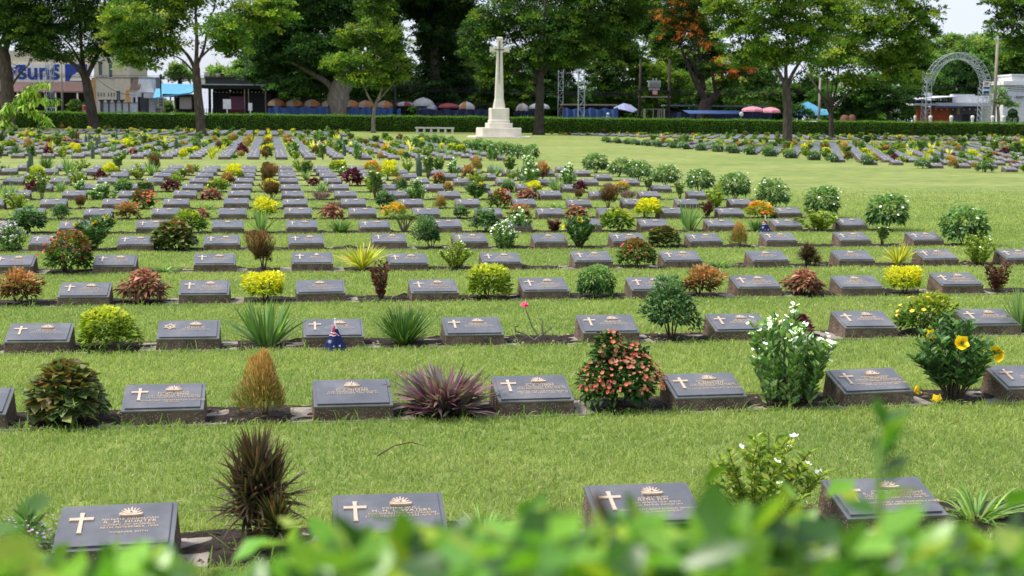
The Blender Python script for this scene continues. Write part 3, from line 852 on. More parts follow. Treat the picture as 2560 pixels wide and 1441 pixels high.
def marker(X, Y, rc, detail, rng):
    t = empty('grave_marker', (X, Y, rng.gauss(-.004, .004)), rng.gauss(0, .008)); t.rotation_euler = (rng.gauss(0, .008), rng.gauss(0, .006), t.rotation_euler[2])
    if detail > 1: put('base_slab', SLABM, t)
    put('pedestal', PED, t)
    p = put('plaque', PLATE, t, (0, 0, .095)); p.rotation_euler = (SL, 0, 0)
    nc = rc in NOCROSS or (rc[0] > 6 and rng.random() < .06)
    if not nc:
        if rc == (2, 0): put('star_emblem', STAR, p, (-.137, .19, 0))
        else: put('cross_emblem', CROSS, p, (-.137, .2, 0))
    put('badge', BADGE2 if rc in ((4, 1), (3, 8)) else BADGE, p, (0 if nc else .05, .239, 0))
    if detail > 1:
        ms = [text_mesh(q, 0 if nc else .05) if q else None for q in (TEXTS[rc][:4], TEXTS[rc][4:])] if rc in TEXTS else BARS[(0 if nc else 1, (rc[0]*5+rc[1]*3) % 3)]
        put('lettering', ms[0], p)
        if ms[1]: put('epitaph', ms[1], p)
    return t
far = MB()
lo = [(-.235, -.012, 0), (.235, -.012, 0), (.235, .335, 0), (-.235, .335, 0)]; hi = [(-.222, .004, .083), (.222, .004, .083), (.222, .303, .172), (-.222, .303, .172)]
far.hexa(lo, hi, 0)
cS, sS = math.cos(SL), math.sin(SL)
def onp(x, y, z): return (x, y*cS-z*sS, .095+y*sS+z*cS)
far.hexa([onp(-.226, 0, -.012), onp(.226, 0, -.012), onp(.226, PL, -.012), onp(-.226, PL, -.012)], [onp(-.226, 0, .004), onp(.226, 0, .004), onp(.226, PL, .004), onp(-.226, PL, .004)], 1)
for bx in ((-.148, .1, -.128, .24), (-.18, .185, -.1, .205), (.01, .225, .09, .28)):
    far.hexa([onp(bx[0], bx[1], 0), onp(bx[2], bx[1], 0), onp(bx[2], bx[3], 0), onp(bx[0], bx[3], 0)], [onp(bx[0], bx[1], .009), onp(bx[2], bx[1], .009), onp(bx[2], bx[3], .009), onp(bx[0], bx[3], .009)], 2)
FARSTONE = far.mesh('grave_marker', [GRANITE, BRONZE, BRASS])

# ------------------------------------------------------------------ planting plan: kind, position along the picture row, width, height
PLAN = {
 0: 'rosette:75:130:150 groundcover:55:230:120 cordyline:645:280:320 tuft:1210:210:130 jasmine:1900:290:270 tuft:2440:260:150',
 1: 'copper:180:220:170 feather:660:165:185 oyster:1110:270:155 thorn:1545:220:205 periwinkle:1968:235:270 allamanda:2385:220:225',
 2: 'golden:285:158:120 swordlily:668:170:125 lilygrass:1010:150:108 desertrose:1335:110:105 leafy:1680:165:175 purple:1992:90:72 ixora:2300:155:115 palelily:2556:110:125',
 3: 'amber:45:125:100 rusty:360:125:92 yellow:662:140:92 maroon:955:85:98 golden:1218:128:98 glossy:1492:105:95 amber:1745:115:88 rusty:2008:112:70 yellow:2260:122:85 maroon:2492:100:78',
 4: 'redgreen:165:138:112 tuft:412:110:30 brownfeather:658:95:112 spider:905:110:78 jasmine:1140:88:78 redgreen:1592:100:82 tuft:1795:90:38 cordyline:2020:85:62 spider:2246:78:66 jasmine:2448:95:88',
 5: 'lavender:28:85:80 allamanda:232:115:92 copper:443:125:80 tuft:655:80:30 leafy:1078:92:90 periwinkle:1262:75:78 allamanda:1447:90:95 copper:1662:95:58 feather:1850:62:68 rose:2205:55:50 gardenia:2412:138:108',
 6: 'leafy:75:130:75 allamanda:262:70:55 ixora:470:90:68 palelily:655:75:80 lilygrass:850:70:38 gnarled:1010:105:62 leafy:1213:95:68 periwinkle:1300:60:62 maroon:1382:70:32 ixora:1548:92:66 palelily:1722:92:76 lilygrass:1893:50:36 palebush:2040:112:62 gardenia:2217:132:102',
 7: 'leafy:150:58:46 amber:320:68:48 rusty:505:44:32 yellow:665:80:60 rusty:830:60:42 orangeixora:985:68:44 leafy:1150:56:40 amber:1300:62:40 rusty:1440:62:38 yellow:1612:84:60 maroon:1767:56:44 orangeixora:1902:78:46 gardenia:2055:112:88',
 8: 'jasmine:45:66:52 brownfeather:200:38:38 redgreen:360:68:52 tuft:515:70:28 brownfeather:685:30:24 heath:835:40:20 leafy:958:62:54 feather:1100:40:38 redgreen:1247:62:52 tuft:1392:70:30 brownfeather:1520:66:66 yellow:1640:34:26 palebush:1790:66:66 gardenia:1935:98:82',
 9: 'palelily:22:68:44 rose:105:50:56 periwinkle:262:84:44 rusty:523:60:32 brownfeather:680:70:54 heath:805:50:22 rose:938:66:72 periwinkle:1040:56:54 allamanda:1190:62:54 rusty:1318:62:32 brownfeather:1446:32:30 heath:1570:46:24 rose:1700:40:44 gardenia:1838:94:76',
 10: 'purple:85:54:34 palelily:150:50:34 periwinkle:205:42:32 glossy:312:50:38 allamanda:362:52:34 purple:428:50:34 ixora:540:54:38 yellow:675:56:36 palelily:803:52:32 palebush:930:66:46 leafy:1003:40:42 amber:1120:34:28 heath:1180:36:18 glossy:1268:36:38 yellow:1333:54:32 palelily:1392:58:48 purple:1448:42:32 orangeixora:1552:44:30 rose:1620:42:38 gardenia:1748:84:66',
}
PLANTS = []      # kind, X, Y, width, height, (block, row)
rngp = random.Random(11)
for r, s in PLAN.items():
    for e in s.split():
        k, px, wp, hp = e.split(':'); px, wp, hp = float(px), float(wp), float(hp)
        Y = ROWS[r]+.16; X = xat(px, Y); d = pix(X, Y, 0)[2]
        PLANTS.append((k, X, Y, wp*d/F_PX, hp*d/F_PX, ('a', r)))
FILL = 'redgreen rose amber rusty yellow periwinkle allamanda leafy palelily feather brownfeather lilygrass purple spider palebush golden glossy allamanda periwinkle tuft rose orangeixora jasmine jasmine palelily spider yellow periwinkle palebush feather swordlily'.split()
PALE = 'palelily tuft feather jasmine palebush spider yellow periwinkle rose golden feather tuft palebush spider allamanda swordlily'.split()
def fill(Y, x0, x1, tagv, prob=.85, hmax=.55):
    c = math.ceil((x0-X0)/DX-.7)
    while True:
        X = X0+(c+.71)*DX; c += 1
        if X > x1: break
        px = pix(X, Y, 0)[0]
        if px < -40 or px > 2600 or rngp.random() > prob: continue
        k = rngp.choice(FILL if tagv[0] == 'a' or rngp.random() < .45 else PALE); wd = .38+.3*rngp.random(); h = wd*(.6+.5*rngp.random())
        if k in ('rose', 'periwinkle', 'allamanda', 'brownfeather', 'spider'): h *= 1.3
        if abs(px-675) < 14: k = rngp.choice(['brownfeather', 'copper', 'yellow', 'brownfeather']); h = wd*1.0
        if rngp.random() < .04: k = 'cactus'; wd, h = .3, .75
        z = {'a': .9, 'b': .8, 'r': .74, 'c': .68}[tagv[0]]
        PLANTS.append((k, X+rngp.gauss(0, .07), Y+.16+rngp.gauss(0, .03), wd*z, min(h, .95)*z, tagv))
for r in range(11, 15):
    fill(ROWS[r], -60, 8.4, ('a', r))
for r, px, wp, hp in ((11, 1662, 80, 60), (12, 1598, 76, 58), (13, 1546, 70, 52), (14, 1490, 76, 54)):
    Y = ROWS[r]+.16; X = xat(px, Y); d = pix(X, Y, 0)[2]
    PLANTS.append(('gardenia', X, Y, wp*d/F_PX, hp*d/F_PX, ('a', r)))
BROWS = [54.3+2.62*i for i in range(16)]
CROWS = [111.5+2.9*i for i in range(8)]
RROWS = [41.9, 44.6, 47.9, 51.2]+BROWS
for i, Y in enumerate(BROWS):
    fill(Y, -60, 9.0, ('b', i), .9)
    PLANTS.append(('gardenia', 10.05+rngp.gauss(0, .1), Y+.16, (.74 if i < 6 else .62)+.12*rngp.random(), (.64 if i < 6 else .5)+.1*rngp.random(), ('b', i)))
for i, Y in enumerate(RROWS):
    x0 = 22.6 if i > 3 else (24.9, 24.0, 23.4, 22.6)[i]
    PLANTS.append(('gardenia', x0+rngp.gauss(0, .1), Y+.1, .6+.12*rngp.random(), .42+.1*rngp.random(), ('r', i)))
    fill(Y, x0+.9, 90, ('r', i), .9)
for i, Y in enumerate(CROWS):
    fill(Y, -60, 6.4 - .0*i, ('c', i), .95); fill(Y, 26.5+1.2*(7-i) if i < 5 else 26.5, 90, ('c', i+20), .95)

# stones
STONES = []
def stones(Y, x0, x1, tagv, prob=1.0):
    c = math.ceil((x0-X0)/DX-.3)
    while X0+c*DX+SW/2 < x1:
        X = X0+c*DX+SW/2
        pl = pix(X-.3, Y, 0)[0]; pr = pix(X+.3, Y, 0)[0]
        if pr > 5 and pl < 2555 and rngp.random() < prob: STONES.append((X, Y, tagv, c))
        c += 1
for r, Y in enumerate(ROWS): stones(Y, -60, EDGE, ('a', r))
for i, Y in enumerate(BROWS): stones(Y, -60, 9.5, ('b', i))
for i, Y in enumerate(RROWS): stones(Y, (25.4, 24.3, 23.7, 22.9)[i] if i < 4 else 22.9, 95, ('r', i))
for i, Y in enumerate(CROWS): stones(Y, -60, 6.0, ('c', i)); stones(Y, 27.5+1.2*max(0, 5-i), 95, ('c', i+20))
dist = lambda s: s[1]*cy_+s[0]*sy_
STONES.sort(key=dist)
NEAR = STONES[:300]
byrow = {}
for s in NEAR: byrow.setdefault(s[2], []).append(s)
plrow = {}
for p in PLANTS: plrow.setdefault(p[5], []).append(p)
def rowname(tv):
    b, r = tv
    if b == 'a': return f'{nth(r)} row'
    if b == 'b': return f'{nth(r)} row past the grass path'
    return f'{nth(r)} row right of the lawn' if b == 'r' else f'{nth(r % 20)} row by the hedge'
rs = random.Random(5)
for tv, ss in byrow.items():
    ss.sort(key=lambda s: s[0])
    for i, s in enumerate(ss):
        X, Y, _, c = s
        if tv[0] == 'a':
            o = marker(X, Y, (tv[1], c), 2 if tv[1] < 6 else 1, rs)
        else:
            o = put('grave_marker', FARSTONE, None, (X, Y, 0), rs.gauss(0, .006))
        rn = rowname(tv)
        lab = f'grave marker, {nth(i)} from the left in the {rn}'
        if tv[0] == 'a' and tv[1] < 6:
            ps = sorted(plrow.get(tv, []), key=lambda p: p[1])
            lf = [p for p in ps if X-.95 < p[1] < X]; rg = [p for p in ps if X < p[1] < X+.95]
            sh = lambda p: KINDS[p[0]][0].replace('_', ' ')
            kind = 'star-marked grave marker' if (tv[1], c) == (2, 0) else 'crossless grave marker' if (tv[1], c) in NOCROSS else 'grave marker'
            if lf and rg: lab = f'{kind} between {sh(lf[-1])} and {sh(rg[0])}, {rn}'
            elif rg: lab = f'{kind} left of the {sh(rg[0])}, {rn}'
            elif lf: lab = f'{kind} right of the {sh(lf[-1])}, {rn}'
        tag(o, lab, 'grave marker', GRP)
fm = MB()
for X, Y, tv, c in STONES[300:]:
    fm.hexa([(x+X, y+Y, z) for x, y, z in lo], [(x+X, y+Y, z) for x, y, z in hi], 0)
    fm.hexa([tuple(np.add(onp(a, b, -.012), (X, Y, 0))) for a, b in ((-.226, 0), (.226, 0), (.226, PL), (-.226, PL))], [tuple(np.add(onp(a, b, .006), (X, Y, 0))) for a, b in ((-.226, 0), (.226, 0), (.226, PL), (-.226, PL))], 1)
tag(put('distant_grave_markers', fm.mesh('distant_grave_markers', [GRANITE, BRONZE])), 'far rows of small grey grave markers near the back hedge', 'grave markers', GRP, 'stuff')

# plants
PLANTS.sort(key=lambda p: p[2]*cy_+p[1]*sy_)
indiv = PLANTS[:300]
count = {}
for p in sorted(indiv, key=lambda p: p[1]): count.setdefault((p[0], p[5]), []).append(p)
for (k, tv), ps in count.items():
    for i, (k, X, Y, wd, h, _) in enumerate(ps):
        nm, look, ct = KINDS[k]
        v = rngp.randint(0, 1) if tv[0] != 'a' or tv[1] > 2 else tv[1]+2
        d = Y*cy_+X*sy_
        if d < 46:
            ms = plant_meshes(k, v, 1.0 if d < 19 else .45)
            o = empty(nm, (X, Y, 0), rngp.random()*6.28 if k not in ('desertrose', 'cordyline') else 0)
            o.scale = (wd, wd, h)
            for pn, me in ms.items(): put(pn, me, o)
        else:
            key = ('m', k, v)
            if key not in _cache: _cache[key] = tri_mesh(k, *plant_arrays(k, v, .28), LEAF)
            o = put(nm, _cache[key], None, (X, Y, 0), rngp.random()*6.28, (wd, wd, h))
        rn = rowname(tv)
        lab = f'{look}, {rn}' if len(ps) == 1 else f'{look}, {nth(i)} of {len(ps)} from the left, {rn}'
        if len(lab.split()) > 16:
            lab = f"{' '.join(nm.split('_'))}, {rn}" if len(ps) == 1 else f"{' '.join(nm.split('_'))}, {nth(i)} of its kind from left, {rn}"
        tag(o, lab, ct, 'plants set between the graves')
acc = []
for k, X, Y, wd, h, tv in PLANTS[300:]:
    v, f, c = plant_arrays(k, rngp.randint(0, 1), .11)
    a = rngp.random()*6.28; ca, sa = math.cos(a), math.sin(a)
    vv = np.stack([(v[:, 0]*ca-v[:, 1]*sa)*wd*1.1+X, (v[:, 0]*sa+v[:, 1]*ca)*wd*1.1+Y, v[:, 2]*h], 1)
    acc.append((vv, f, c))
tag(put('distant_flower_beds', tri_mesh('distant_flower_beds', *cat(acc), LEAF)), 'mixed flowering plants between the far graves', 'plants', 'plants set between the graves', 'stuff')

# ------------------------------------------------------------------ grass blades near the camera
def grass_blades():
    rng = np.random.default_rng(3)
    n = 1300000
    u = rng.random(n); d0, d1 = 4.7, 36.0; e = .62
    d = (d0**e+u*(d1**e-d0**e))**(1/e)
    lat = (rng.random(n)-.5)*(d*.92+2.6)
    X = lat*cy_+d*sy_; Y = -lat*sy_+d*cy_
    keep = np.ones(n, bool)
    for r, y in enumerate(ROWS):
        ed = .012*np.sin(X*9+r)+.012*np.sin(X*23+r*2)
        keep &= ~((Y > y-.03+ed) & (Y < y+.46+ed) & (X < EDGE+.3))
    keep &= rng.random(n) < np.clip((37-d)/20, 0, 1)
    bare = np.sin(X*7.3+2*np.sin(Y*3.1))*np.sin(Y*8.9+1.7*np.sin(X*4.7)); keep &= ~((bare > .9) & (rng.random(n) < .75))
    X, Y, d = X[keep], Y[keep], d[keep]; n = len(X)
    pn = np.zeros(n)
    for s, a in ((.9, 1), (2.3, .7), (5.1, .5), (11.0, .4)):
        ph = rng.random(4)*6.28
        pn += a*np.sin(X*s+ph[0]+1.3*np.sin(Y*s*.8+ph[1]))*np.sin(Y*s*1.2+ph[2]+1.1*np.sin(X*s*.7+ph[3]))
    pn = pn/1.6
    sc = (d/6)**.62
    h = (.024+.014*rng.random(n)+.006*pn)*(1+.006*d)
    edge = np.zeros(n)
    for y in ROWS: edge = np.maximum(edge, np.exp(-np.abs(Y-(y-.045))/.03))
    h *= 1+.55*edge*rng.random(n)
    wd = .0046*sc*(.7+.6*rng.random(n))
    a = rng.random(n)*2*PI; ln = np.abs(rng.normal(.75, .45, n))
    dx, dy = np.cos(a)*ln, np.sin(a)*ln
    b = rng.random(n)*PI; sx, sy = np.cos(b)*wd/2, np.sin(b)*wd/2
    z = np.zeros(n)-.002
    V = np.stack([np.stack([X-sx, Y-sy, z], 1), np.stack([X+sx, Y+sy, z], 1),
                  np.stack([X+dx*h*.5+sx*.7, Y+dy*h*.5+sy*.7, h*.62], 1), np.stack([X+dx*h*.5-sx*.7, Y+dy*h*.5-sy*.7, h*.62], 1),
                  np.stack([X+dx*h*1.25, Y+dy*h*1.25, h*np.clip(1-.25*ln, .45, 1)], 1)], 1).reshape(-1, 3)
    Fc = (np.arange(n)[:, None, None]*5+np.array([[0, 1, 2], [0, 2, 3], [3, 2, 4]])).reshape(-1, 3)
    A, B, C_ = np.array(GCOL[0]), np.array(GCOL[1]), np.array(GCOL[2])
    t = np.clip(.5+.38*pn+rng.normal(0, .28, n), 0, 1)[:, None]
    c = A*(1-t)+B*t
    dry = np.sin(X*1.7+1.1*np.sin(Y*.9))*np.sin(Y*2.1+.9*np.sin(X*1.3+2))+.5*np.sin(X*4.3+2)*np.sin(Y*5.1)
    st = rng.random(n) < .03+.3*np.clip(dry-.75, 0, 1)+.04*(pn > .9)
    c[st] = C_*(.6+.6*rng.random((int(st.sum()), 1)))
    c *= 1+rng.normal(0, .12, (n, 1))
    return V, Fc, np.repeat(np.clip(c, .005, .9), 5, 0)
GCOL = ((.19, .30, .075), (.4, .48, .14), (.56, .5, .28))
tag(put('grass', tri_mesh('grass', *grass_blades(), GRASS)), 'short green grass blades between the grave rows', 'grass', kind='stuff')
# longer weeds and blades against the front stones
rng = np.random.default_rng(21); P_, D_ = [], []
for r, n in ((0, 60), (1, 130), (2, 110), (3, 90), (4, 70)):
    for _ in range(n):
        x = rng.uniform(xat(0, ROWS[r]), min(EDGE, xat(2560, ROWS[r]))); y = ROWS[r]-.04+rng.normal(0, .012) if rng.random() < .75 else ROWS[r]+rng.uniform(.0, .3)
        for _ in range(rng.integers(2, 6)):
            P_.append((x+rng.normal(0, .012), y+rng.normal(0, .008), 0)); D_.append((rng.normal(0, .45), rng.normal(-.1, .35), 1))
P_, D_ = np.array(P_), np.array(D_); n = len(P_)
tag(put('weeds', tri_mesh('weeds', *straps(P_, D_, .06+.11*rng.random(n)**2, .0055, pal(rng, n, [(120, 160, 62), (148, 178, 90), (96, 138, 50)]), rng, .2+.6*rng.random(n), 5), GRASS)), 'long stray grass blades growing against the front markers', 'weeds', kind='stuff')
# leaf litter on the soil
P_ = []
for r, n in ((0, 260), (1, 420), (2, 420), (3, 360), (4, 300), (5, 240)):
    x = rng.uniform(xat(-20, ROWS[r]), min(EDGE, xat(2580, ROWS[r])), n); P_.append(np.stack([x, ROWS[r]+rng.uniform(.0, .45, n), .012+.02*rng.random(n)], 1))
P_ = np.concatenate(P_); n = len(P_)
dd = rng.normal(0, 1, (n, 3))*np.array([1, 1, .25])
tag(put('leaf_litter', tri_mesh('leaf_litter', *leaves(P_, dd, .02+.035*rng.random(n), .012+.012*rng.random(n), pal(rng, n, [(120, 92, 66), (150, 122, 88), (86, 66, 48), (170, 150, 116)]), rng, .1, .1, .3), LEAF)), 'dry fallen leaves scattered on the bare soil', 'leaf litter', kind='stuff')
# ------------------------------------------------------------------ small things among the graves
def flower_mesh(seed, s=.075):
    rg = np.random.default_rng(seed)
    return tri_mesh('fallen_flower', *cat([blooms(np.array([[0, 0, .02]]), np.array([[.8, -.5, .5]]), s, pal(rg, 1, [(250, 205, 30)])*1.2, rg, 5, .6, (.7, .42, .02), .95),
        leaves(np.array([[0, 0, .02]]), np.array([[-.9, .2, 0]]), .05, .014, pal(rg, 1, [(236, 180, 40)]), rg, .3, .1)]), PETAL)
for i, (px, py, lab) in enumerate(((2292, 990, 'yellow fallen flower lying beside the grave marker corner'), (2342, 1012, 'yellow fallen flower lying on the slab edge under the leafy plant'))):
    X, Y, _ = ground(px, py); tag(put('fallen_flower', flower_mesh(i), None, (X, Y, .01), i*2.1), lab, 'flower', 'fallen yellow flowers')
X, Y, _ = ground(1000, 1140)
tw = MB().tube([(-.12, -.1, .03), (-.03, -.02, .06), (.06, .02, .065), (.13, -.01, .05)], [.004, .0035, .003, .0015], 5)
tag(put('fallen_twig', tw.mesh('fallen_twig', TWIG), None, (X, Y, 0)), 'thin brown fallen twig lying on the grass in front of the second row', 'twig')

NAVY, FRED, FWHITE = paint('flag_navy', (24, 34, 96), .8), paint('flag_red', (190, 34, 50), .8), paint('flag_white', (232, 232, 236), .8)
def flag(px, Y, hpx, lab):
    X = xat(px, Y); d = pix(X, Y, 0)[2]; k = hpx*d/F_PX
    t = empty('small_flag', (X, Y, 0))
    p = MB().tube([(0, 0, 0), (0, 0, .95)], .016, 8)
    p.lathe([(.005, .94), (.03, .965), (.03, .985), (.008, 1.0)], 10)
    put('flagpole', p.mesh('flagpole', FWHITE, smooth=True), t, sc=(k, k, k))
    # hanging cloth: a loose cone round the stick, its pattern in cloth coordinates
    b = MB(); nu, nv = 36, 30
    V = []
    for j in range(nv+1):
        v = j/nv
        for i in range(nu+1):
            u = i/nu; a = -PI*1.0+u*PI*1.0
            r = .02+.36*v**1.05; fold = 1+.18*math.sin(u*PI*5+1.2)*v
            V.append((-r*math.cos(a)*fold*-1*1.0, -.5*r*math.sin(-a)*fold+.004, .8-.78*v-.03*math.cos(u*PI*5)*v))
    b.v = V
    for j in range(nv):
        for i in range(nu):
            u, v = (i+.5)/nu, (j+.5)/nv
            m = 0
            if v < .16: m = 2 if u > .5 else 1
            elif v < .44:
                q = (u-.5)*1.1+v*1.0; q2 = v-(u*.5+.1)
                if abs(u-.38) < .1 and v < .30: m = 1
                elif abs(v-.36-(.12*(u > .5)*(u-.5)*4)+.0) < .025: m = 1
                elif abs(v-.36-(.12*(u > .5)*(u-.5)*4)) < .062: m = 2
                elif u < .12: m = 2
            b.f.append((j*(nu+1)+i, j*(nu+1)+i+1, (j+1)*(nu+1)+i+1, (j+1)*(nu+1)+i)); b.m.append(m)
    put('cloth', b.mesh('cloth', [NAVY, FRED, FWHITE], smooth=True), t, sc=(k, k, k))
    def star(cx, cz, r, n=7):
        pts = []
        for q in range(2*n):
            rr = r if q % 2 == 0 else r*.45
            pts.append((cx+rr*math.sin(PI*q/n), cz+rr*math.cos(PI*q/n)))
        return pts
    for cx, cz, r in ((-.17, .3, .075), (.13, .17, .04), (-.05, .16, .03)):
        # each star lies on the cloth: find the sheet's depth there
        vv = (.8-cz)/.78; rr = .02+.36*vv**1.05; yy = -.5*math.sqrt(max(rr*rr-cx*cx, .0001))*1.15-.02
        pl = star(cx, cz, r)
        sm = MB(); V = [(x, yy, z) for x, z in pl]+[(x, yy-.012, z) for x, z in pl]; n = len(pl)
        sm.add(V, [tuple(range(n)), tuple(range(2*n-1, n-1, -1))]+[(i, n+i, n+(i+1) % n, (i+1) % n) for i in range(n)])
        put('star', sm.mesh('star', FWHITE), t, sc=(k, k, k))
    tag(t, lab, 'flag', 'small flags stuck in the ground')
flag(838, ROWS[2]-.06, 82, 'small navy starred flag standing in front of a marker, third row')
flag(1912, ROWS[6]-.06, 44, 'small navy starred flag beside the grassy clump, seventh row near the lawn')

# ------------------------------------------------------------------ hedge right below the camera
rng = np.random.default_rng(8)
TOP = [(-200, 1330), (0, 1335), (60, 1310), (140, 1345), (200, 1400), (270, 1335), (370, 1325), (430, 1350), (500, 1415), (600, 1405), (740, 1380), (830, 1270), (900, 1290), (1000, 1310), (1080, 1290), (1120, 1265), (1200, 1300), (1290, 1240), (1400, 1262), (1480, 1290), (1540, 1255), (1620, 1230), (1700, 1285), (1800, 1280), (1860, 1255), (1960, 1250), (2040, 1290), (2160, 1265), (2230, 1225), (2310, 1295), (2400, 1280), (2560, 1270), (2760, 1270)]
tp = np.array(TOP, float)
P_, D_, L_, C_ = [], [], [], []
green = [(116, 164, 46), (98, 148, 42), (132, 178, 62), (74, 116, 42), (162, 186, 54), (60, 96, 38)]
def add_leaf(p, d, L): P_.append(tuple(p)); D_.append(d); L_.append(L)
for i in range(80):                                   # shoot tips that break the outline
    px = rng.uniform(-120, 2680); d = rng.uniform(.72, 1.0)
    y = np.interp(px, tp[:, 0], tp[:, 1])+rng.uniform(0, 70)
    p = loc(px, y, d)
    for q in range(rng.integers(3, 6)):
        add_leaf(p+Vector((rng.normal(0, .012), rng.normal(0, .012), -.040-.022*q)), (rng.normal(0, .7), rng.normal(-.1, .7), .75+.3*rng.random()), rng.uniform(.03, .044))
for i in range(2300):                                 # body of the hedge top
    px = rng.uniform(-900, 3500); d = rng.uniform(.66, 1.15)
    y = np.interp(px, tp[:, 0], tp[:, 1])+100+abs(rng.normal(0, 110))
    p = loc(px, y, d)
    add_leaf(p, (rng.normal(0, .8), rng.normal(-.1, .8), rng.uniform(.0, 1.0)), rng.uniform(.028, .046))
for px, y, d in ((2208, 1075, .9), (2212, 1062, .9), (2204, 1100, .9), (2200, 1130, .9), (2200, 1128, .9), (2196, 1160, .9), (2198, 1190, .9), (2200, 1220, .9), (2203, 1250, .9), (2204, 1255, .9), (2205, 1290, .9)):
    add_leaf(loc(px, y, d), (rng.normal(0, .8), rng.normal(0, .5), .5+rng.random()*.5), .03)
for i in range(2600):                                 # sides, down to the ground
    x = rng.uniform(-1.1, 1.5); y = .66+.5*(rng.random() < .5)+rng.normal(0, .03); z = rng.uniform(.03, 1.42)
    add_leaf((x, y, z), (rng.normal(0, .8), rng.normal(0, .8), rng.uniform(.0, .8)), rng.uniform(.03, .045))
n = len(P_)
hg = empty('clipped_hedge', (.2, .9, 0))
def rel(p): return (p[0]-.2, p[1]-.9, p[2])
P_ = np.array([rel(p) for p in P_]); L_ = np.array(L_)
put('foliage', tri_mesh('foliage', *leaves(P_, np.array(D_), L_, L_*.55, pal(rng, n, green, var=.15), rng, .22, .18), GLOSSLEAF), hg)
tm = MB()
for i in range(150):
    x = rng.uniform(-1.1, 1.5); y = rng.uniform(.72, 1.1)
    px, py, dd = pix(x, y, 1.45); zt = loc(px, np.interp(px, tp[:, 0], tp[:, 1])+60, dd).z-.02
    zt = min(zt, 1.5)
    x2 = x+rng.normal(0, .06)
    tm.tube([rel((x2, y, 0)), rel((x2+rng.normal(0, .03), y+rng.normal(0, .03), zt*.55)), rel((x, y, zt))], [.007, .005, .0025], 5)
a = loc(2205, 1330, .9); b = loc(2195, 1180, .9); c = loc(2210, 1075, .9)
gs = MB().tube([rel(a), rel(b), rel(c)], [.0028, .0024, .0018], 5); put('shoot', gs.mesh('shoot', paint('green_stem', (120, 150, 70), .6)), hg)
a = loc(1560, 1360, .85); b = loc(1505, 1270, .85); c = loc(1490, 1235, .85)
tm.tube([rel(a), rel(b), rel(c)], [.004, .004, .003], 5)
put('twig', tm.mesh('twig', TWIG), hg)
tag(hg, 'out-of-focus leafy green hedge in front of the camera', 'hedge')

# ------------------------------------------------------------------ memorial cross
cd = 110.7
cb = ground(1247, 345); cbx = Vector((cb[0], cb[1], 0)); cd = cb[2]; k = cd/F_PX
mc = empty('stone_cross', cbx, -YAW)
def ring8(hw, dy, z): 
    c = .3; return [(-hw, -dy*(1-c)), (-hw*(1-c), -dy), (hw*(1-c), -dy), (hw, -dy*(1-c)), (hw, dy*(1-c)), (hw*(1-c), dy), (-hw*(1-c), dy), (-hw, dy*(1-c))], z
def stack(parts):
    b = MB(); n = 8; V = []
    for hw, dy, zpx in parts:
        pts, z = ring8(hw*k, dy*k, zpx*k); V += [(x, y, z) for x, y in pts]
    Fc = [tuple(range(n-1, -1, -1))]
    for q in range(len(parts)-1):
        Fc += [(q*n+i, q*n+(i+1) % n, (q+1)*n+(i+1) % n, (q+1)*n+i) for i in range(n)]
    Fc.append(tuple((len(parts)-1)*n+i for i in range(n)))
    return b.add(V, Fc)
H = lambda y: 345-y
def oct_step(name, hw, y0, y1, bev=.05):
    b = stack([(hw, hw, H(y0)), (hw, hw, H(y1))])
    put(name, b.mesh(name, CREAM, bev), mc)
oct_step('lowest_step', 78, 345, 341, .02)
oct_step('step', 56, 341.1, 320); oct_step('step', 34, 320.1, 308)
b = stack([(27.5, 27.5, H(308.1)), (27.5, 27.5, H(302)), (25.5, 25.5, H(300)), (25.5, 25.5, H(273)), (24.5, 24.5, H(271.5))])
put('plinth', b.mesh('plinth', CREAM, .02), mc)
b = stack([(15.5, 13, H(271.5)), (15, 12.5, H(266)), (12, 10.5, H(251)), (11.3, 10, H(249)), (7.4, 7, H(134)), (7.4, 6.5, H(121)), (6.6, 6, H(104)), (7.6, 7, H(102.5)), (7.6, 7, H(98.5)), (5, 5, H(96.5))])
put('shaft', b.mesh('shaft', CREAM), mc)
b = MB()
arm = [(-24.5, 120.5), (-22, 120), (-20, 121.5), (20, 121.5), (22, 120), (24.5, 120.5), (24.5, 134), (22, 134.5), (20, 133), (-20, 133), (-22, 134.5), (-24.5, 134)]
V = [(x*k, -6.2*k, H(y)*k) for x, y in arm]+[(x*k, 6.2*k, H(y)*k) for x, y in arm]; n = len(arm)
b.add(V, [tuple(range(n)), tuple(range(2*n-1, n-1, -1))]+[(i, n+i, n+(i+1) % n, (i+1) % n) for i in range(n)])
put('cross_arm', b.mesh('cross_arm', CREAM, .02), mc)
sw = MB()
def sx(x, ya, yb, wa, wb, yf0, yf1):
    sw.hexa([((x-wb)*k, yf1*k-.03, H(yb)*k), ((x+wb)*k, yf1*k-.03, H(yb)*k), ((x+wb)*k, yf1*k+.02, H(yb)*k), ((x-wb)*k, yf1*k+.02, H(yb)*k)], [((x-wa)*k, yf0*k-.03, H(ya)*k), ((x+wa)*k, yf0*k-.03, H(ya)*k), ((x+wa)*k, yf0*k+.02, H(ya)*k), ((x-wa)*k, yf0*k+.02, H(ya)*k)])
sx(0, 106, 126.6, .7, 1.1, -6.9, -7.2); sx(0, 128.9, 211, 1.3, .25, -7.3, -9.2)
sw.box(-11*k, -7.4*k-.03, H(128.8)*k, 11*k, -6*k, H(126.7)*k)
put('bronze_sword', sw.mesh('bronze_sword', BRONZE_SWORD), mc)
tag(mc, 'tall cream stone cross with a bronze sword on stepped octagonal base', 'memorial cross')

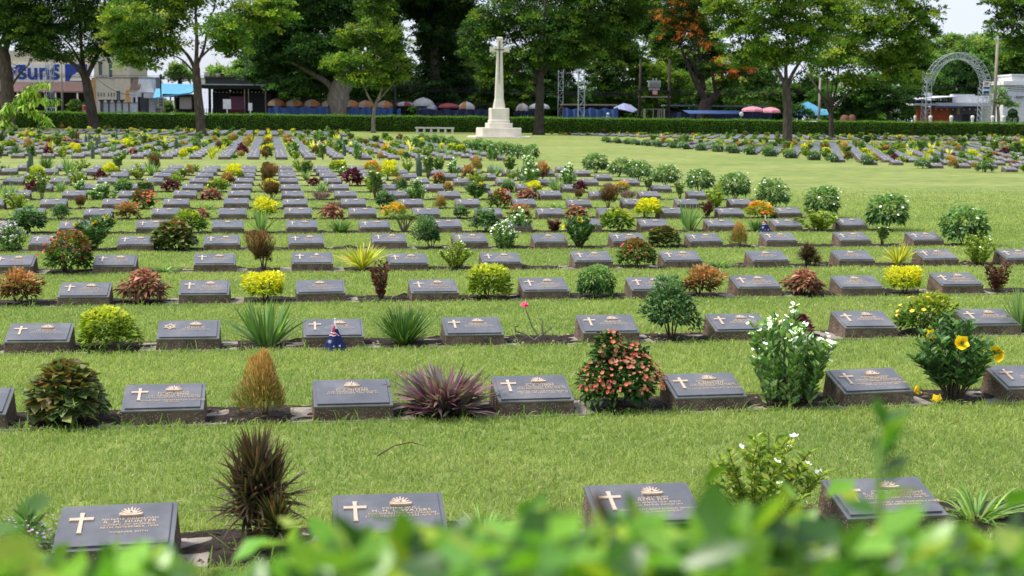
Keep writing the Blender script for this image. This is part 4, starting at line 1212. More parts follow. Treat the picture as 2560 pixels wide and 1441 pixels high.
# stone bench
bd = ground(1087, 334); kb = bd[2]/F_PX
bn = empty('stone_bench', (bd[0], bd[1], 0), -YAW)
put('seat', MB().box(-49*kb, -.22, 11.5*kb, 49*kb, .22, 15.5*kb).mesh('seat', CREAM, .02), bn)
for x in (-44, -26.5, -9, 9, 26.5, 44):
    put('leg', MB().hexa([((x-3.2)*kb, -.15, 0), ((x+3.2)*kb, -.15, 0), ((x+3.2)*kb, .15, 0), ((x-3.2)*kb, .15, 0)], [((x-2.4)*kb, -.15, 11.4*kb), ((x+2.4)*kb, -.15, 11.4*kb), ((x+2.4)*kb, .15, 11.4*kb), ((x-2.4)*kb, .15, 11.4*kb)]).mesh('leg', CREAM), bn)
tag(bn, 'long low cream stone bench on six legs by the hedge', 'bench')

# ------------------------------------------------------------------ far hedge
def hpt(px, d): 
    p = loc(px, 300, d); return np.array([p.x, p.y])
A = hpt(-260, 141.0); B = hpt(2820, 146.0); zA, zB = loc(-260, 277.5, 141).z, loc(2820, 312.5, 146).z
u = (B-A)/np.linalg.norm(B-A); nv = np.array([-u[1], u[0]]); Lh = np.linalg.norm(B-A)
hd = empty('long_hedge', (A[0], A[1], 0), math.atan2(u[1], u[0]))
rng = np.random.default_rng(4); n = 80000
s = rng.random(n)*Lh; top = rng.random(n) < .4
zt = zA+(zB-zA)*s/Lh
P_ = np.stack([s, np.where(top, 1.6*rng.random(n), rng.normal(0, .04, n)), np.where(top, zt+rng.normal(0, .03, n)+.03*np.sin(s*.9)+.025*np.sin(s*2.3+1)+.16*rng.random(n)**14, zt*rng.random(n))], 1)
P_[:, 1] += .05*np.sin(s*1.7)+.04*np.sin(s*4.1)
D_ = np.stack([rng.normal(0, .6, n), np.where(top, rng.normal(0, .5, n), -.7), np.where(top, 1, .5)+rng.normal(0, .3, n)], 1)
c = pal(rng, n, [(88, 128, 46), (104, 148, 52), (72, 110, 40), (122, 160, 60)])
put('foliage', tri_mesh('foliage', *cards(P_, D_, .11, .06, c, rng), CROWN), hd)
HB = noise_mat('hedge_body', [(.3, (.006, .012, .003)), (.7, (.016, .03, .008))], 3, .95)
b = MB()
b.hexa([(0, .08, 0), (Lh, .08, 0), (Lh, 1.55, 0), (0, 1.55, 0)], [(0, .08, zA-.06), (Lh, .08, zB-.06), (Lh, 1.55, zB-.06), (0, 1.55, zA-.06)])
put('hedge_core', b.mesh('hedge_core', HB), hd)  # solid near-black green block behind the leaf cards
tag(hd, 'long clipped dark green hedge closing the cemetery at the back', 'hedge')
# ------------------------------------------------------------------ trees
TG = {  # leaf colours: old growth, young growth at the shoot ends, and share of young
 'dark': ([(56, 88, 42), (70, 104, 48), (50, 78, 40)], [(92, 130, 54), (80, 118, 50)], .25),
 'mid': ([(54, 84, 34), (66, 98, 38), (46, 72, 32)], [(108, 134, 46), (90, 120, 42)], .3),
 'bright': ([(76, 108, 38), (90, 124, 44), (64, 94, 36)], [(138, 158, 54), (120, 146, 50)], .45),
 'light': ([(92, 128, 60), (112, 146, 74), (78, 112, 54)], [(150, 174, 90), (132, 162, 84)], .35),
 'ivy': ([(40, 62, 36), (50, 72, 40), (58, 82, 46)], [(70, 100, 52)], .25),
 'flame': ([(54, 84, 36), (68, 98, 40)], [(110, 132, 50), (94, 120, 46)], .25)}
def tree_crown(rng, blobs, tone, leaf=.2, dens=1.0, flowers=None):
    """blobs: world ellipsoids (centre, rx, rz); leaves gathered in flat sprays through each one"""
    old, young, share = TG[tone]
    P_, D_, C_, S_, FL = [], [], [], [], []
    for (cx, cy, cz), rx, rz in blobs:
        ncl = max(10, int(dens*21*(rx*rx*rz)**.64))
        q = unit(rng.normal(0, 1, (ncl, 3))); r = rng.random(ncl)**.45
        r *= 1+.12*rng.normal(0, 1, ncl)
        cen = q*r[:, None]*np.array([rx, rx*.85, rz])+np.array([cx, cy, cz])
        for i in range(ncl):
            m = rng.integers(34, 62); sr = rng.uniform(.45, .95)*min(1.3, .5+.16*rx)
            t = unit(rng.normal(0, 1, (m, 3)))*np.sqrt(rng.random((m, 1)))*np.array([sr, sr, sr*.42])
            t[:, 2] -= .18*(t[:, 0]**2+t[:, 1]**2)/sr
            tilt = q[i]*np.array([.3, .3, 0]); t[:, 2] -= t[:, :2]@tilt[:2]
            P_.append(cen[i]+t)
            D_.append(np.stack([t[:, 0]/sr+q[i, 0]*.5, t[:, 1]/sr+q[i, 1]*.5, rng.normal(-.05, .45, m)], 1)+rng.normal(0, .3, (m, 3)))
            yz = share*(1.1+.9*q[i, 2])*(r[i] > .55)
            base = pal(rng, 1, young if rng.random() < yz else old, var=.16)
            C_.append(np.clip(base*(1+rng.normal(0, .2, (m, 1))), .003, .9))
            S_.append(np.full(m, 1.0))
    P_, D_, C_ = np.concatenate(P_), np.concatenate(D_), np.concatenate(C_)
    n = len(P_); Ls_ = leaf*1.12*(.7+.7*rng.random(n))
    return cards(P_, D_, Ls_, Ls_*.62, C_, rng)
def limb(b, pts, r0, r1, n=8):
    P = [Vector(p) for p in pts]; out = []
    k = 5*(len(P)-1)
    for i in range(k+1):                      # Catmull-Rom
        t = i/k*(len(P)-1); j = min(int(t), len(P)-2); f = t-j
        p0, p1, p2, p3 = P[max(j-1, 0)], P[j], P[j+1], P[min(j+2, len(P)-1)]
        out.append(.5*((2*p1)+(-p0+p2)*f+(2*p0-5*p1+4*p2-p3)*f*f+(-p0+3*p1-3*p2+p3)*f**3))
    rr = np.linspace(r0, r1, k+1)*(1+.05*np.sin(np.arange(k+1)*1.9))
    b.tube(out, list(rr), n)
def tree(name, label, base_px, d, trunk, wpx, limbs, blobs, tone, bark, leaf=.2, dens=1.0, seed=0, flowers=None, cat_='tree', group=None):
    """trunk, limbs: pixel polylines at distance d; blobs: (px, py, rx, rz[, depth shift]) there"""
    rng = np.random.default_rng(seed+100); k = d/F_PX
    b0 = loc(base_px, 300, d); B = Vector((b0.x, b0.y, 0))
    t = empty(name, B)
    def w3(px, py, dd=0): return loc(px, py, d+dd)-B
    b = MB()
    tr = [Vector((0, 0, -.1))]+[w3(*p) for p in trunk]
    limb(b, tr, wpx*k*.56, wpx*k*.36, 10)
    b.tube([Vector((0, 0, -.1)), Vector((0, 0, .25)), Vector((tr[1]-tr[0])*.25)], [wpx*k*.85, wpx*k*.62, wpx*k*.45], 10)
    for lm in limbs:
        w0 = lm[0]; pts = [w3(x, y, rng.normal(0, 1)*i*.5) for i, (x, y) in enumerate(lm[1:])]
        limb(b, pts, w0*k*.5, w0*k*.12, 7)
        for _ in range(3):
            a = pts[-1].lerp(pts[-2], rng.random()*.7)
            limb(b, [a, a+Vector((rng.normal(0, 1), rng.normal(0, 1), .7+rng.random()))*1.2], w0*k*.14, w0*k*.04, 5)
    put('trunk', b.mesh('trunk', bark, smooth=True), t)
    bl = []
    for q in blobs:
        c = w3(q[0], q[1], q[4] if len(q) > 4 else rng.normal(0, .35)*q[2]*k); bl.append((tuple(c), q[2]*k, q[3]*k))
    V, Fc, C = tree_crown(rng, bl, tone, leaf, dens)
    put('crown', tri_mesh('crown', V, Fc, C, CROWN), t)
    if flowers:
        P_ = []
        for fx, fy, fr, fn in flowers[1]:
            for _ in range(fn):
                c = w3(fx+rng.normal(0, fr), fy+rng.normal(0, fr*.6), -1.5+rng.normal(0, 1.2))
                P_.append(np.array(c)+rng.normal(0, .16, (26, 3))*np.array([1.5, 1.2, .8]))
        P_ = np.concatenate(P_); n = len(P_)
        put('blossoms', tri_mesh('blossoms', *cards(P_, rng.normal(0, 1, (n, 3))+Z3*.4, .16, .1, pal(rng, n, flowers[0], var=.1)*1.15, rng), PETAL), t)
    tag(t, label, cat_, group or ('trees inside the cemetery' if d < 142 else 'trees beyond the hedge'))
    return t
T = tree
T('shade_tree', 'spreading tree with forked dark trunk left of the other lawn trees', 236, 135, [(226, 262), (216, 205), (212, 192)], 26,
  [(15, (213, 200), (190, 165), (140, 135), (90, 118)), (13, (213, 196), (205, 140), (200, 60), (195, -40)), (14, (214, 200), (238, 150), (262, 105), (300, 50)), (8, (214, 190), (180, 120), (120, 60))],
  [(110, 95, 90, 45), (190, 40, 110, 70), (290, 70, 75, 50), (200, -50, 150, 60), (60, 50, 70, 60), (140, 140, 60, 18), (245, 130, 45, 30), (100, -60, 110, 60), (320, 20, 70, 50)], 'mid', DARKBARK, seed=1)
T('shade_tree', 'tree with pale stripe on its trunk before the black pavilion', 503, 107, [(496, 250), (491, 180), (490, 160)], 23,
  [(11, (489, 178), (470, 140), (430, 100), (390, 70)), (12, (490, 168), (492, 100), (488, 20), (480, -40)), (9, (492, 165), (510, 120), (522, 60), (540, 10)), (7, (488, 185), (455, 150), (420, 135)), (7, (496, 150), (540, 110), (600, 80))],
  [(330, 55, 85, 45), (390, 105, 80, 42), (400, 10, 110, 50), (345, 150, 60, 28), (560, 70, 80, 45), (640, 40, 85, 50), (480, -30, 120, 45), (590, 115, 50, 25), (300, 110, 50, 35), (690, 20, 50, 45), (430, 60, 40, 35)], 'bright', BARK, seed=2, dens=1.0)
T('slender_tree', 'slender pale young tree left of the stone bench', 933, 134, [(934, 290), (937, 262)], 10,
  [(7, (936, 268), (918, 235), (905, 200)), (7, (937, 264), (955, 215), (940, 140), (932, 60), (935, -20)), (4, (940, 258), (985, 205), (1000, 160))],
  [(935, 20, 55, 45), (930, 85, 62, 40), (865, 95, 48, 32), (980, 110, 50, 45), (880, 150, 60, 35), (960, 170, 62, 40), (900, 195, 62, 18), (985, 190, 35, 16), (955, 215, 30, 10), (935, -50, 60, 50), (830, 165, 30, 20)], 'bright', PALEBARK, leaf=.2, seed=3)
T('shade_tree', 'brown trunked tree at the left picture edge behind the sapling', 20, 136, [(18, 230), (12, 150), (5, 120)], 34,
  [(16, (14, 150), (-20, 80), (-60, 20)), (15, (12, 140), (30, 70), (45, 0)), (8, (26, 218), (50, 185), (75, 160))],
  [(20, 60, 80, 60), (-60, 20, 90, 70), (40, -30, 110, 60), (85, 30, 40, 35), (70, 120, 40, 20)], 'mid', BARK, seed=4)
T('shade_tree', 'dense dark tree right of the stone cross', 1347, 130, [(1349, 265), (1350, 205), (1352, 180)], 23,
  [(11, (1350, 205), (1325, 160), (1290, 110), (1260, 60)), (12, (1352, 190), (1356, 120), (1360, 40), (1365, -30)), (11, (1352, 195), (1380, 150), (1430, 110), (1480, 70)), (7, (1350, 215), (1310, 190), (1270, 175))],
  [(1205, 70, 55, 60), (1190, 130, 42, 32), (1285, 50, 95, 60), (1390, 70, 95, 65), (1490, 60, 75, 55), (1330, 140, 85, 35), (1440, 140, 70, 32), (1540, 90, 55, 40), (1340, -30, 170, 50), (1480, -20, 110, 50), (1255, 165, 50, 22), (1560, 40, 60, 45), (1310, 195, 30, 14), (1600, -10, 70, 50)], 'mid', DARKBARK, seed=5, dens=1.1)
T('shade_tree', 'bright green crowned tree on a grey trunk, nearest of the two right trees', 1969, 98, [(1969, 290), (1966, 225), (1964, 200)], 23,
  [(11, (1965, 215), (1940, 170), (1905, 120), (1880, 70)), (11, (1965, 205), (1965, 150), (1972, 80), (1975, 10)), (11, (1966, 215), (1990, 170), (2020, 130), (2060, 90)), (5, (1967, 230), (1985, 195), (2020, 170))],
  [(1850, 60, 75, 55), (1935, 50, 90, 60), (1895, 125, 85, 35), (2030, 90, 75, 50), (1960, -30, 150, 50), (1980, 135, 70, 28), (1810, 20, 50, 40), (2080, 30, 60, 50), (1840, 150, 35, 18)], 'bright', BARK, seed=6, dens=1.0)
T('shade_tree', 'wide crowned tree with many thin limbs left of the steel arch', 2081, 118, [(2078, 300), (2075, 272)], 13,
  [(8, (2076, 285), (2052, 235), (2025, 195), (2000, 160)), (7, (2076, 276), (2068, 220), (2070, 150)), (7, (2076, 276), (2090, 220), (2100, 150), (2120, 80)), (8, (2077, 280), (2115, 240), (2160, 195), (2210, 150)), (5, (2076, 276), (2080, 220), (2085, 170))],
  [(2150, 60, 95, 55), (2240, 70, 85, 60), (2115, 135, 80, 40), (2205, 150, 85, 38), (2290, 120, 50, 40), (2180, -20, 140, 45), (2300, 30, 55, 50), (2060, 160, 45, 25), (2260, 195, 65, 25), (2130, 195, 50, 20), (2330, 75, 25, 20)], 'bright', DARKBARK, seed=7, dens=1.0)
T('shade_tree', 'tree crown reaching in at the upper right corner', 2650, 128, [(2640, 260), (2630, 180)], 24,
  [(10, (2630, 190), (2590, 140), (2540, 110), (2500, 80)), (10, (2630, 185), (2610, 100), (2570, 30))],
  [(2510, 60, 42, 45), (2560, 100, 42, 35), (2560, 20, 65, 45), (2640, 60, 80, 70), (2500, 10, 40, 35), (2530, -40, 90, 40)], 'mid', BARK, seed=8)
FG = 'trees beyond the hedge'
T('old_tree', 'old leaning tree with massive pale trunk among the orange umbrellas', 850, 152, [(846, 240), (868, 195), (872, 170)], 56,
  [(20, (848, 262), (825, 215), (780, 185), (720, 150), (670, 120)), (22, (868, 200), (872, 130), (850, 60), (800, 0)), (14, (760, 70), (740, 20), (725, -30)), (18, (870, 185), (910, 110), (960, 40))],
  [(730, 60, 110, 60), (690, 150, 75, 40), (820, 20, 110, 60), (660, 80, 60, 60), (780, 130, 80, 45), (930, 30, 70, 55), (760, -40, 170, 45), (720, 210, 60, 22), (850, 110, 50, 40), (640, 185, 40, 25)], 'dark', PALEBARK, leaf=.24, seed=9, dens=1.25)
T('vine_covered_tree', 'nearly black vine covered tree left of the stone cross', 1088, 158, [(1088, 200), (1085, 120)], 30, [(10, (1085, 130), (1050, 50), (1010, 20)), (10, (1086, 120), (1100, 50), (1130, -10))],
  [(1090, 120, 52, 50), (1092, 190, 55, 55), (1090, 235, 62, 35), (1085, 75, 48, 40), (1050, 20, 90, 30), (1140, 30, 60, 45), (1075, -30, 150, 40), (1145, 150, 30, 60), (1020, 225, 60, 25), (985, 60, 16, 60), (1150, 215, 40, 35)], 'ivy', DARKBARK, leaf=.26, seed=10, dens=1.5)
T('flame_tree', 'forked tree with orange and red blossom right of centre', 1757, 156, [(1762, 268), (1772, 250)], 36,
  [(20, (1768, 262), (1745, 215), (1720, 165), (1700, 110)), (18, (1757, 225), (1752, 170), (1745, 110)), (22, (1772, 258), (1795, 230), (1812, 215)), (11, (1790, 235), (1782, 190), (1790, 165)), (11, (1745, 190), (1730, 150), (1705, 130))],
  [(1700, 30, 70, 50), (1690, 90, 50, 40), (1760, 60, 60, 50), (1790, 170, 40, 18), (1850, 175, 45, 22), (1740, -20, 90, 40), (1650, 110, 35, 30), (1820, 205, 30, 18)], 'flame', DARKBARK, leaf=.22, seed=11, dens=1.0,
  flowers=([(222, 104, 40), (214, 126, 60), (202, 90, 44)], ((1690, 15, 24, 22), (1725, 40, 24, 18), (1682, 62, 18, 16), (1738, 70, 18, 12), (1705, 95, 24, 8), (1660, 40, 18, 8), (1750, 15, 20, 10), (1800, 150, 10, 8), (1825, 158, 16, 13), (1858, 163, 14, 18), (1842, 185, 14, 10), (1760, 112, 10, 6), (1790, 195, 10, 3))))
T('white_flowered_tree', 'low dark tree dotted with white flowers left of the shop', 2225, 152, [(2222, 285), (2215, 272)], 11, [(7, (2218, 285), (2195, 262), (2170, 240)), (7, (2219, 280), (2250, 255), (2265, 235))],
  [(2150, 235, 65, 25), (2215, 240, 60, 32), (2265, 225, 40, 28), (2130, 262, 50, 18), (2180, 205, 60, 25), (2085, 245, 40, 30), (2240, 270, 40, 14)], 'dark', DARKBARK, leaf=.22, seed=12, dens=1.3,
  flowers=([(240, 240, 236)], ((2150, 225, 45, 8), (2215, 238, 40, 8), (2110, 195, 30, 6))))
k_ = 0
for px, d, bl, tone, lab in (
  (1240, 165, [(1225, 215, 45, 32), (1290, 220, 50, 35), (1240, 170, 60, 40), (1200, 250, 40, 22), (1320, 245, 30, 22)], 'mid', 'green tree standing just behind the stone cross shaft'),
  (1400, 172, [(1395, 225, 55, 42), (1400, 150, 70, 50), (1345, 190, 50, 50), (1430, 80, 90, 60)], 'dark', 'dark tree behind the two steel lattice towers'),
  (1520, 170, [(1515, 200, 55, 55), (1560, 130, 50, 40), (1500, 110, 70, 60), (1545, 245, 50, 24), (1590, 175, 40, 45)], 'mid', 'mid green tree between lattice towers and the transformer'),
  (1640, 176, [(1640, 190, 55, 40), (1690, 215, 50, 38), (1610, 235, 45, 28), (1660, 130, 40, 30)], 'bright', 'bright green tree behind the transformer on its poles'),
  (1850, 178, [(1830, 215, 60, 35), (1890, 205, 60, 45), (1930, 245, 60, 28), (1870, 250, 60, 22), (1900, 160, 60, 40), (1780, 235, 40, 28)], 'light', 'light green tree right of the orange blossom tree'),
  (2000, 180, [(1990, 230, 50, 30), (2040, 215, 50, 40), (2010, 265, 60, 20), (2110, 230, 60, 40)], 'mid', 'green tree behind the blue tent'),
  (2400, 172, [(2390, 205, 70, 38), (2440, 215, 60, 36), (2350, 220, 45, 36), (2420, 165, 60, 30)], 'dark', 'dark green tree seen through the steel arch'),
  (2420, 215, [(2440, 120, 70, 35), (2390, 150, 60, 35), (2480, 110, 60, 30), (2350, 165, 50, 40), (2500, 150, 60, 40), (2380, 100, 35, 18), (2330, 120, 40, 30)], 'light', 'tall pale green tree behind the steel arch'),
  (2540, 195, [(2530, 170, 50, 50), (2580, 130, 60, 60), (2560, 210, 50, 30)], 'mid', 'green tree above the white building'),
  (585, 185, [(560, 180, 45, 16), (620, 165, 40, 30), (600, 185, 50, 14)], 'light', 'pale tree over the roof of the black pavilion'),
  (450, 168, [(448, 172, 26, 20), (470, 190, 20, 14), (425, 190, 18, 12)], 'light', 'yellow-green tree above the turquoise awning'),
  (760, 172, [(720, 215, 70, 36), (800, 205, 80, 45), (690, 240, 60, 22), (800, 150, 80, 50), (700, 160, 60, 40)], 'dark', 'dark tree behind the orange umbrellas, left one'),
  (970, 174, [(960, 205, 70, 45), (1020, 215, 50, 35), (920, 235, 60, 26), (960, 130, 50, 55), (1010, 160, 28, 35)], 'dark', 'dark tree behind the orange umbrellas, right one'),
  (1160, 178, [(1150, 225, 50, 35), (1190, 190, 40, 50), (1170, 120, 50, 60), (1130, 60, 50, 50)], 'dark', 'dark tree filling the gap left of the cross'),
  (640, 176, [(650, 215, 40, 30), (655, 120, 45, 50), (700, 60, 60, 60), (620, 90, 30, 40)], 'dark', 'dark tree right of the pavilion roof'),
  (1700, 190, [(1700, 160, 60, 40), (1750, 190, 60, 40), (1770, 120, 60, 45), (1640, 60, 60, 50), (1600, 40, 60, 50)], 'mid', 'tall green tree far behind the blossom tree'),
  (2290, 185, [(2290, 180, 60, 45), (2330, 215, 40, 30), (2250, 150, 60, 50)], 'mid', 'green tree left of the steel arch top'),
  ):
    k_ += 1; bot = max(q[1]+q[3]*.5 for q in bl)
    T('background_tree', lab, px, d, [(px, bot), (px+3, bot-30)], 12, [(6, (px, bot-5), (bl[0][0], bl[0][1])), (6, (px, bot-10), (bl[1][0], bl[1][1]))], bl, tone, DARKBARK, leaf=.26, dens=1.1, seed=30+k_)
# low growth that reads as one mass behind the stalls
rng = np.random.default_rng(77); bl = []
for px in range(650, 2300, 26):
    if 2010 < px < 2075: continue
    c = loc(px+rng.normal(0, 8), 262+rng.normal(0, 10), 184+rng.normal(0, 3)); bl.append((tuple(c), 2.6, 1.9+rng.random()))
V, Fc, C = tree_crown(rng, bl, 'dark', .28, .8)
tag(put('undergrowth', tri_mesh('undergrowth', V, Fc, C, CROWN)), 'dark low growth behind the market stalls', 'undergrowth', kind='stuff')

# sapling with drooping leaves at the left edge
rng = np.random.default_rng(9); d = 62; b0 = ground(-28, 392); B = Vector((b0[0], b0[1], 0)); d = b0[2]
sp = empty('drooping_sapling', B); b = MB(); P_, D_ = [], []
def w3(px, py, dd=0): return loc(px, py, d+dd)-B
limb(b, [Vector((0, 0, -.05)), w3(10, 325), w3(40, 285)], .05, .02, 7)
limb(b, [w3(10, 325), w3(-30, 260), w3(-40, 230)], .03, .012, 6)
for br in ([(20, 312), (45, 250), (75, 212), (125, 208)], [(40, 285), (70, 255), (110, 243), (148, 256)], [(10, 322), (20, 280), (15, 262), (35, 262)], [(45, 280), (85, 278), (110, 290), (125, 312)], [(20, 300), (-10, 270), (-40, 262)], [(30, 265), (60, 238), (90, 225)], [(20, 310), (10, 300), (0, 310)]):
    pts = [w3(x, y, rng.normal(0, .25)) for x, y in br]; limb(b, pts, .012, .004, 5)
    for i in range(85):
        t = .2+.8*rng.random(); x = t*(len(pts)-1); j = min(int(x), len(pts)-2)
        p = pts[j].lerp(pts[j+1], x-j); P_.append(np.array(p)+rng.normal(0, .05, 3)); D_.append((rng.normal(0, .5), rng.normal(0, .5), -.75+rng.normal(0, .3)))
n = len(P_)
put('stem', b.mesh('stem', BARK, smooth=True), sp)
put('foliage', tri_mesh('foliage', *leaves(np.array(P_), np.array(D_), .3*(.7+.5*rng.random(n)), .095, pal(rng, n, [(116, 156, 50), (152, 184, 66), (96, 136, 46), (180, 200, 84)]), rng, .2, .1), LEAF), sp)
tag(sp, 'young tree with drooping light green leaves at the left edge', 'young tree')
# ------------------------------------------------------------------ street beyond the hedge
class BG:
    """a thing standing beyond the hedge, its parts measured from the picture at its own distance"""
    def __init__(s, name, px, d):
        p = loc(px, 300, d); s.px, s.d, s.k = px, d, d/F_PX
        s.o = empty(name, (p.x, p.y, 0), -YAW)
    def x(s, px): return (px-s.px)*s.k
    def z(s, px, py): return loc(px, py, s.d).z
    def box(s, b, x0, y0, x1, y1, f0=0, f1=.3, mi=0):
        xm = (x0+x1)/2
        z1 = s.z(xm, y0); z0 = 0 if y1 is None else s.z(xm, y1)
        return b.box(s.x(x0), f0, min(z0, z1), s.x(x1), f1, max(z0, z1), mi)
    def part(s, name, mat, *boxes, bevel=0):
        b = MB()
        for q in boxes: s.box(b, *q)
        return put(name, b.mesh(name, mat, bevel), s.o)
    def bar(s, b, p, q, r, n=6, mi=0):
        P = [(s.x(t[0]), t[2] if len(t) > 2 else 0, s.z(t[0], t[1])) for t in (p, q)]
        return b.tube(P, [r, r], n, mi)
    def tag(s, *a, **k): return tag(s.o, *a, **k)
PT = {n: paint(n+'_paint', c, r, .1) for n, c, r in (('cream_wall', (204, 194, 172), .85), ('sign_white', (225, 222, 210), .6), ('sign_blue', (32, 62, 150), .5), ('brown_tin', (120, 92, 88), .6),
  ('dark_wall', (44, 38, 34), .9), ('ochre', (190, 148, 84), .8), ('white_wall', (208, 210, 214), .8), ('window_green', (72, 92, 92), .3), ('grey_shutter', (82, 84, 92), .6), ('roof_brown', (112, 92, 84), .7),
  ('turquoise', (84, 158, 190), .6), ('black_steel', (28, 28, 30), .6), ('black_tin', (40, 40, 44), .6), ('beige_board', (172, 160, 148), .8), ('poster_pink', (150, 96, 120), .7), ('poster_red', (140, 50, 54), .7), ('white_sign', (232, 232, 230), .5),
  ('blue_tarp', (62, 92, 146), .6), ('navy_tarp', (36, 44, 74), .7), ('bright_tarp', (78, 104, 156), .6), ('lilac_tarp', (150, 156, 190), .6), ('orange_cloth', (176, 116, 66), .7), ('pale_cloth', (184, 182, 182), .7), ('red_cloth', (140, 62, 66), .7), ('pink_cloth', (222, 150, 160), .7),
  ('galvanised', (168, 176, 178), .45), ('concrete_post', (150, 142, 128), .85), ('transformer', (150, 152, 152), .5), ('tin_grey', (112, 116, 130), .5), ('orange_shop', (184, 94, 48), .7), ('red_counter', (180, 60, 52), .6), ('shop_grey', (96, 96, 106), .6),
  ('white_roof', (204, 206, 210), .6), ('bollard', (222, 220, 206), .7), ('canvas_brown', (168, 150, 132), .8), ('helmet', (190, 206, 224), .4), ('clay', (110, 72, 56), .8), ('skin', (150, 104, 80), .6), ('cable', (20, 20, 22), .6))}
LAMP = paint('bulb_white', (240, 236, 224), .4)

# shop with the blue lettering
s = BG('sign_shop', 90, 166)
s.part('wall', PT['cream_wall'], (-80, 128, 232, 166, .4, 8))
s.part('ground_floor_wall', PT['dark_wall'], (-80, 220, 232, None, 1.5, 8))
sb = s.part('signboard', PT['sign_white'], (-60, 160, 222, 205, .1, .4))
s.part('sign_panel', PT['sign_blue'], (166, 161, 221, 204, .02, .1))
b = MB(); V = [(s.x(x), -.02, s.z(x, y)) for x, y in ((176, 203), (184, 190), (196, 182), (206, 186), (214, 203))]; V += [(x, .02, z) for x, _, z in V]
b.add(V, [tuple(range(5)), tuple(range(9, 4, -1))]+[(i, 5+i, 5+(i+1) % 5, (i+1) % 5) for i in range(5)])
put('painted_figure', b.mesh('painted_figure', PT['sign_white']), s.o)
b = MB()
for i in range(78):                               # ribs of the tin awning
    x0 = -80+i*4; b.hexa([(s.x(x0), -2.2, s.z(x0, 231)), (s.x(x0+2.2), -2.2, s.z(x0, 231)), (s.x(x0+2.2), .05, s.z(x0, 206)), (s.x(x0), .05, s.z(x0, 206))], [(s.x(x0), -2.2, s.z(x0, 229.6)), (s.x(x0+2.2), -2.2, s.z(x0, 229.6)), (s.x(x0+2.2), .05, s.z(x0, 204.6)), (s.x(x0), .05, s.z(x0, 204.6))])
b.hexa([(s.x(-80), -2.2, s.z(80, 231.6)), (s.x(232), -2.2, s.z(80, 231.6)), (s.x(232), .05, s.z(80, 206.6)), (s.x(-80), .05, s.z(80, 206.6))], [(s.x(-80), -2.2, s.z(80, 230.8)), (s.x(232), -2.2, s.z(80, 230.8)), (s.x(232), .05, s.z(80, 205.8)), (s.x(-80), .05, s.z(80, 205.8))])
put('awning', b.mesh('awning', PT['brown_tin']), s.o)
for x in (153, 207, -10, 60): s.part('post', PT['white_sign'], (x, 232, x+3, None, -2.1, -1.9))
s.part('pillar', PT['ochre'], (82, 228, 96, 250, .9, 1.5), (222, 200, 232, None, -.5, .3))
cu = bpy.data.curves.new('sign', 'FONT'); cu.body = 'รัสรินทร์'; cu.size = 1; cu.extrude = .02; cu.offset = .04; cu.resolution_u = 3
ot = bpy.data.objects.new('t', cu); COL.objects.link(ot); dg = bpy.context.evaluated_depsgraph_get(); dg.update()
me = bpy.data.meshes.new_from_object(ot.evaluated_get(dg)); bpy.data.objects.remove(ot)
xs = [v.co.x for v in me.vertices]; ys = [v.co.y for v in me.vertices]
if xs:
    kx = (s.x(152)-s.x(-4))/(max(xs)-min(xs)); kz = (s.z(80, 160.5)-s.z(80, 201))/(max(ys)-min(ys)); x0, y0 = min(xs), min(ys)
    for v in me.vertices: v.co = (s.x(-4)+(v.co.x-x0)*kx, .06-v.co.z*1.0, s.z(80, 196 if min(ys) > -.05 else 200)+(v.co.y-y0)*kz)
    me.materials.clear(); me.materials.append(PT['sign_blue']); put('sign_lettering', me, s.o)
s.tag('shop with blue lettering on a white board above a brown tin awning', 'shop')

s = BG('cream_house', 282, 162)
s.part('wall', PT['cream_wall'], (238, 70, 326, None, 0, 8))
s.part('corner_strip', PT['ochre'], (232, 195, 240, None, -.1, .3), (318, 226, 330, 262, -.3, 0))
for q in ((250, 155, 258, 190), (276, 160, 283, 194), (293, 228, 302, 250)):
    f = s.part('window', PT['window_green'], (*q, -.05, .1)); put('sill', MB().box(s.x(q[0]-1.5), -.2, s.z(q[0], q[3]+2), s.x(q[2]+1.5), 0, s.z(q[0], q[3])).mesh('sill', PT['white_wall']), f)
s.part('vent_slot', PT['dark_wall'], *[(x, 232, x+1.8, 242, -.03, .05) for x in (247, 254, 261, 272, 279, 286)])
s.tag('tall cream house with small windows and slots', 'house')
s = BG('flowerpot_wall', 305, 152)
s.part('panel', PT['white_wall'], (258, 258, 342, None, 0, .2))
s.part('rail', PT['tin_grey'], (256, 256.5, 344, 258.5, -.05, .25))
for x in (252, 272, 289, 305, 322): s.part('post', PT['grey_shutter'], (x, 256 if x > 260 else 252, x+ (7 if x < 260 else 2.5), None, -.12, -.001))
for x in (255.5, 273, 290, 306):
    b = MB(); b.lathe([(.12, s.z(x, 257)), (.2, s.z(x, 254)), (.42, s.z(x, 250)), (.4, s.z(x, 249.5))], 10, s.x(x), -.05); put('planter', b.mesh('planter', PT['grey_shutter']), s.o)
s.tag('low white wall with grey planters in front of the cream house', 'wall')
s = BG('gabled_house', 362, 158)
b = MB(); V = [(s.x(x), -.0, s.z(x, y)) for x, y in ((343, 232), (388, 232), (371, 192), (350, 192))]; V += [(x, 6, z) for x, _, z in V]
b.add(V, [(0, 1, 2, 3), (7, 6, 5, 4), (0, 4, 5, 1), (1, 5, 6, 2), (2, 6, 7, 3), (3, 7, 4, 0)]); put('gable', b.mesh('gable', PT['white_wall']), s.o)
b = MB()
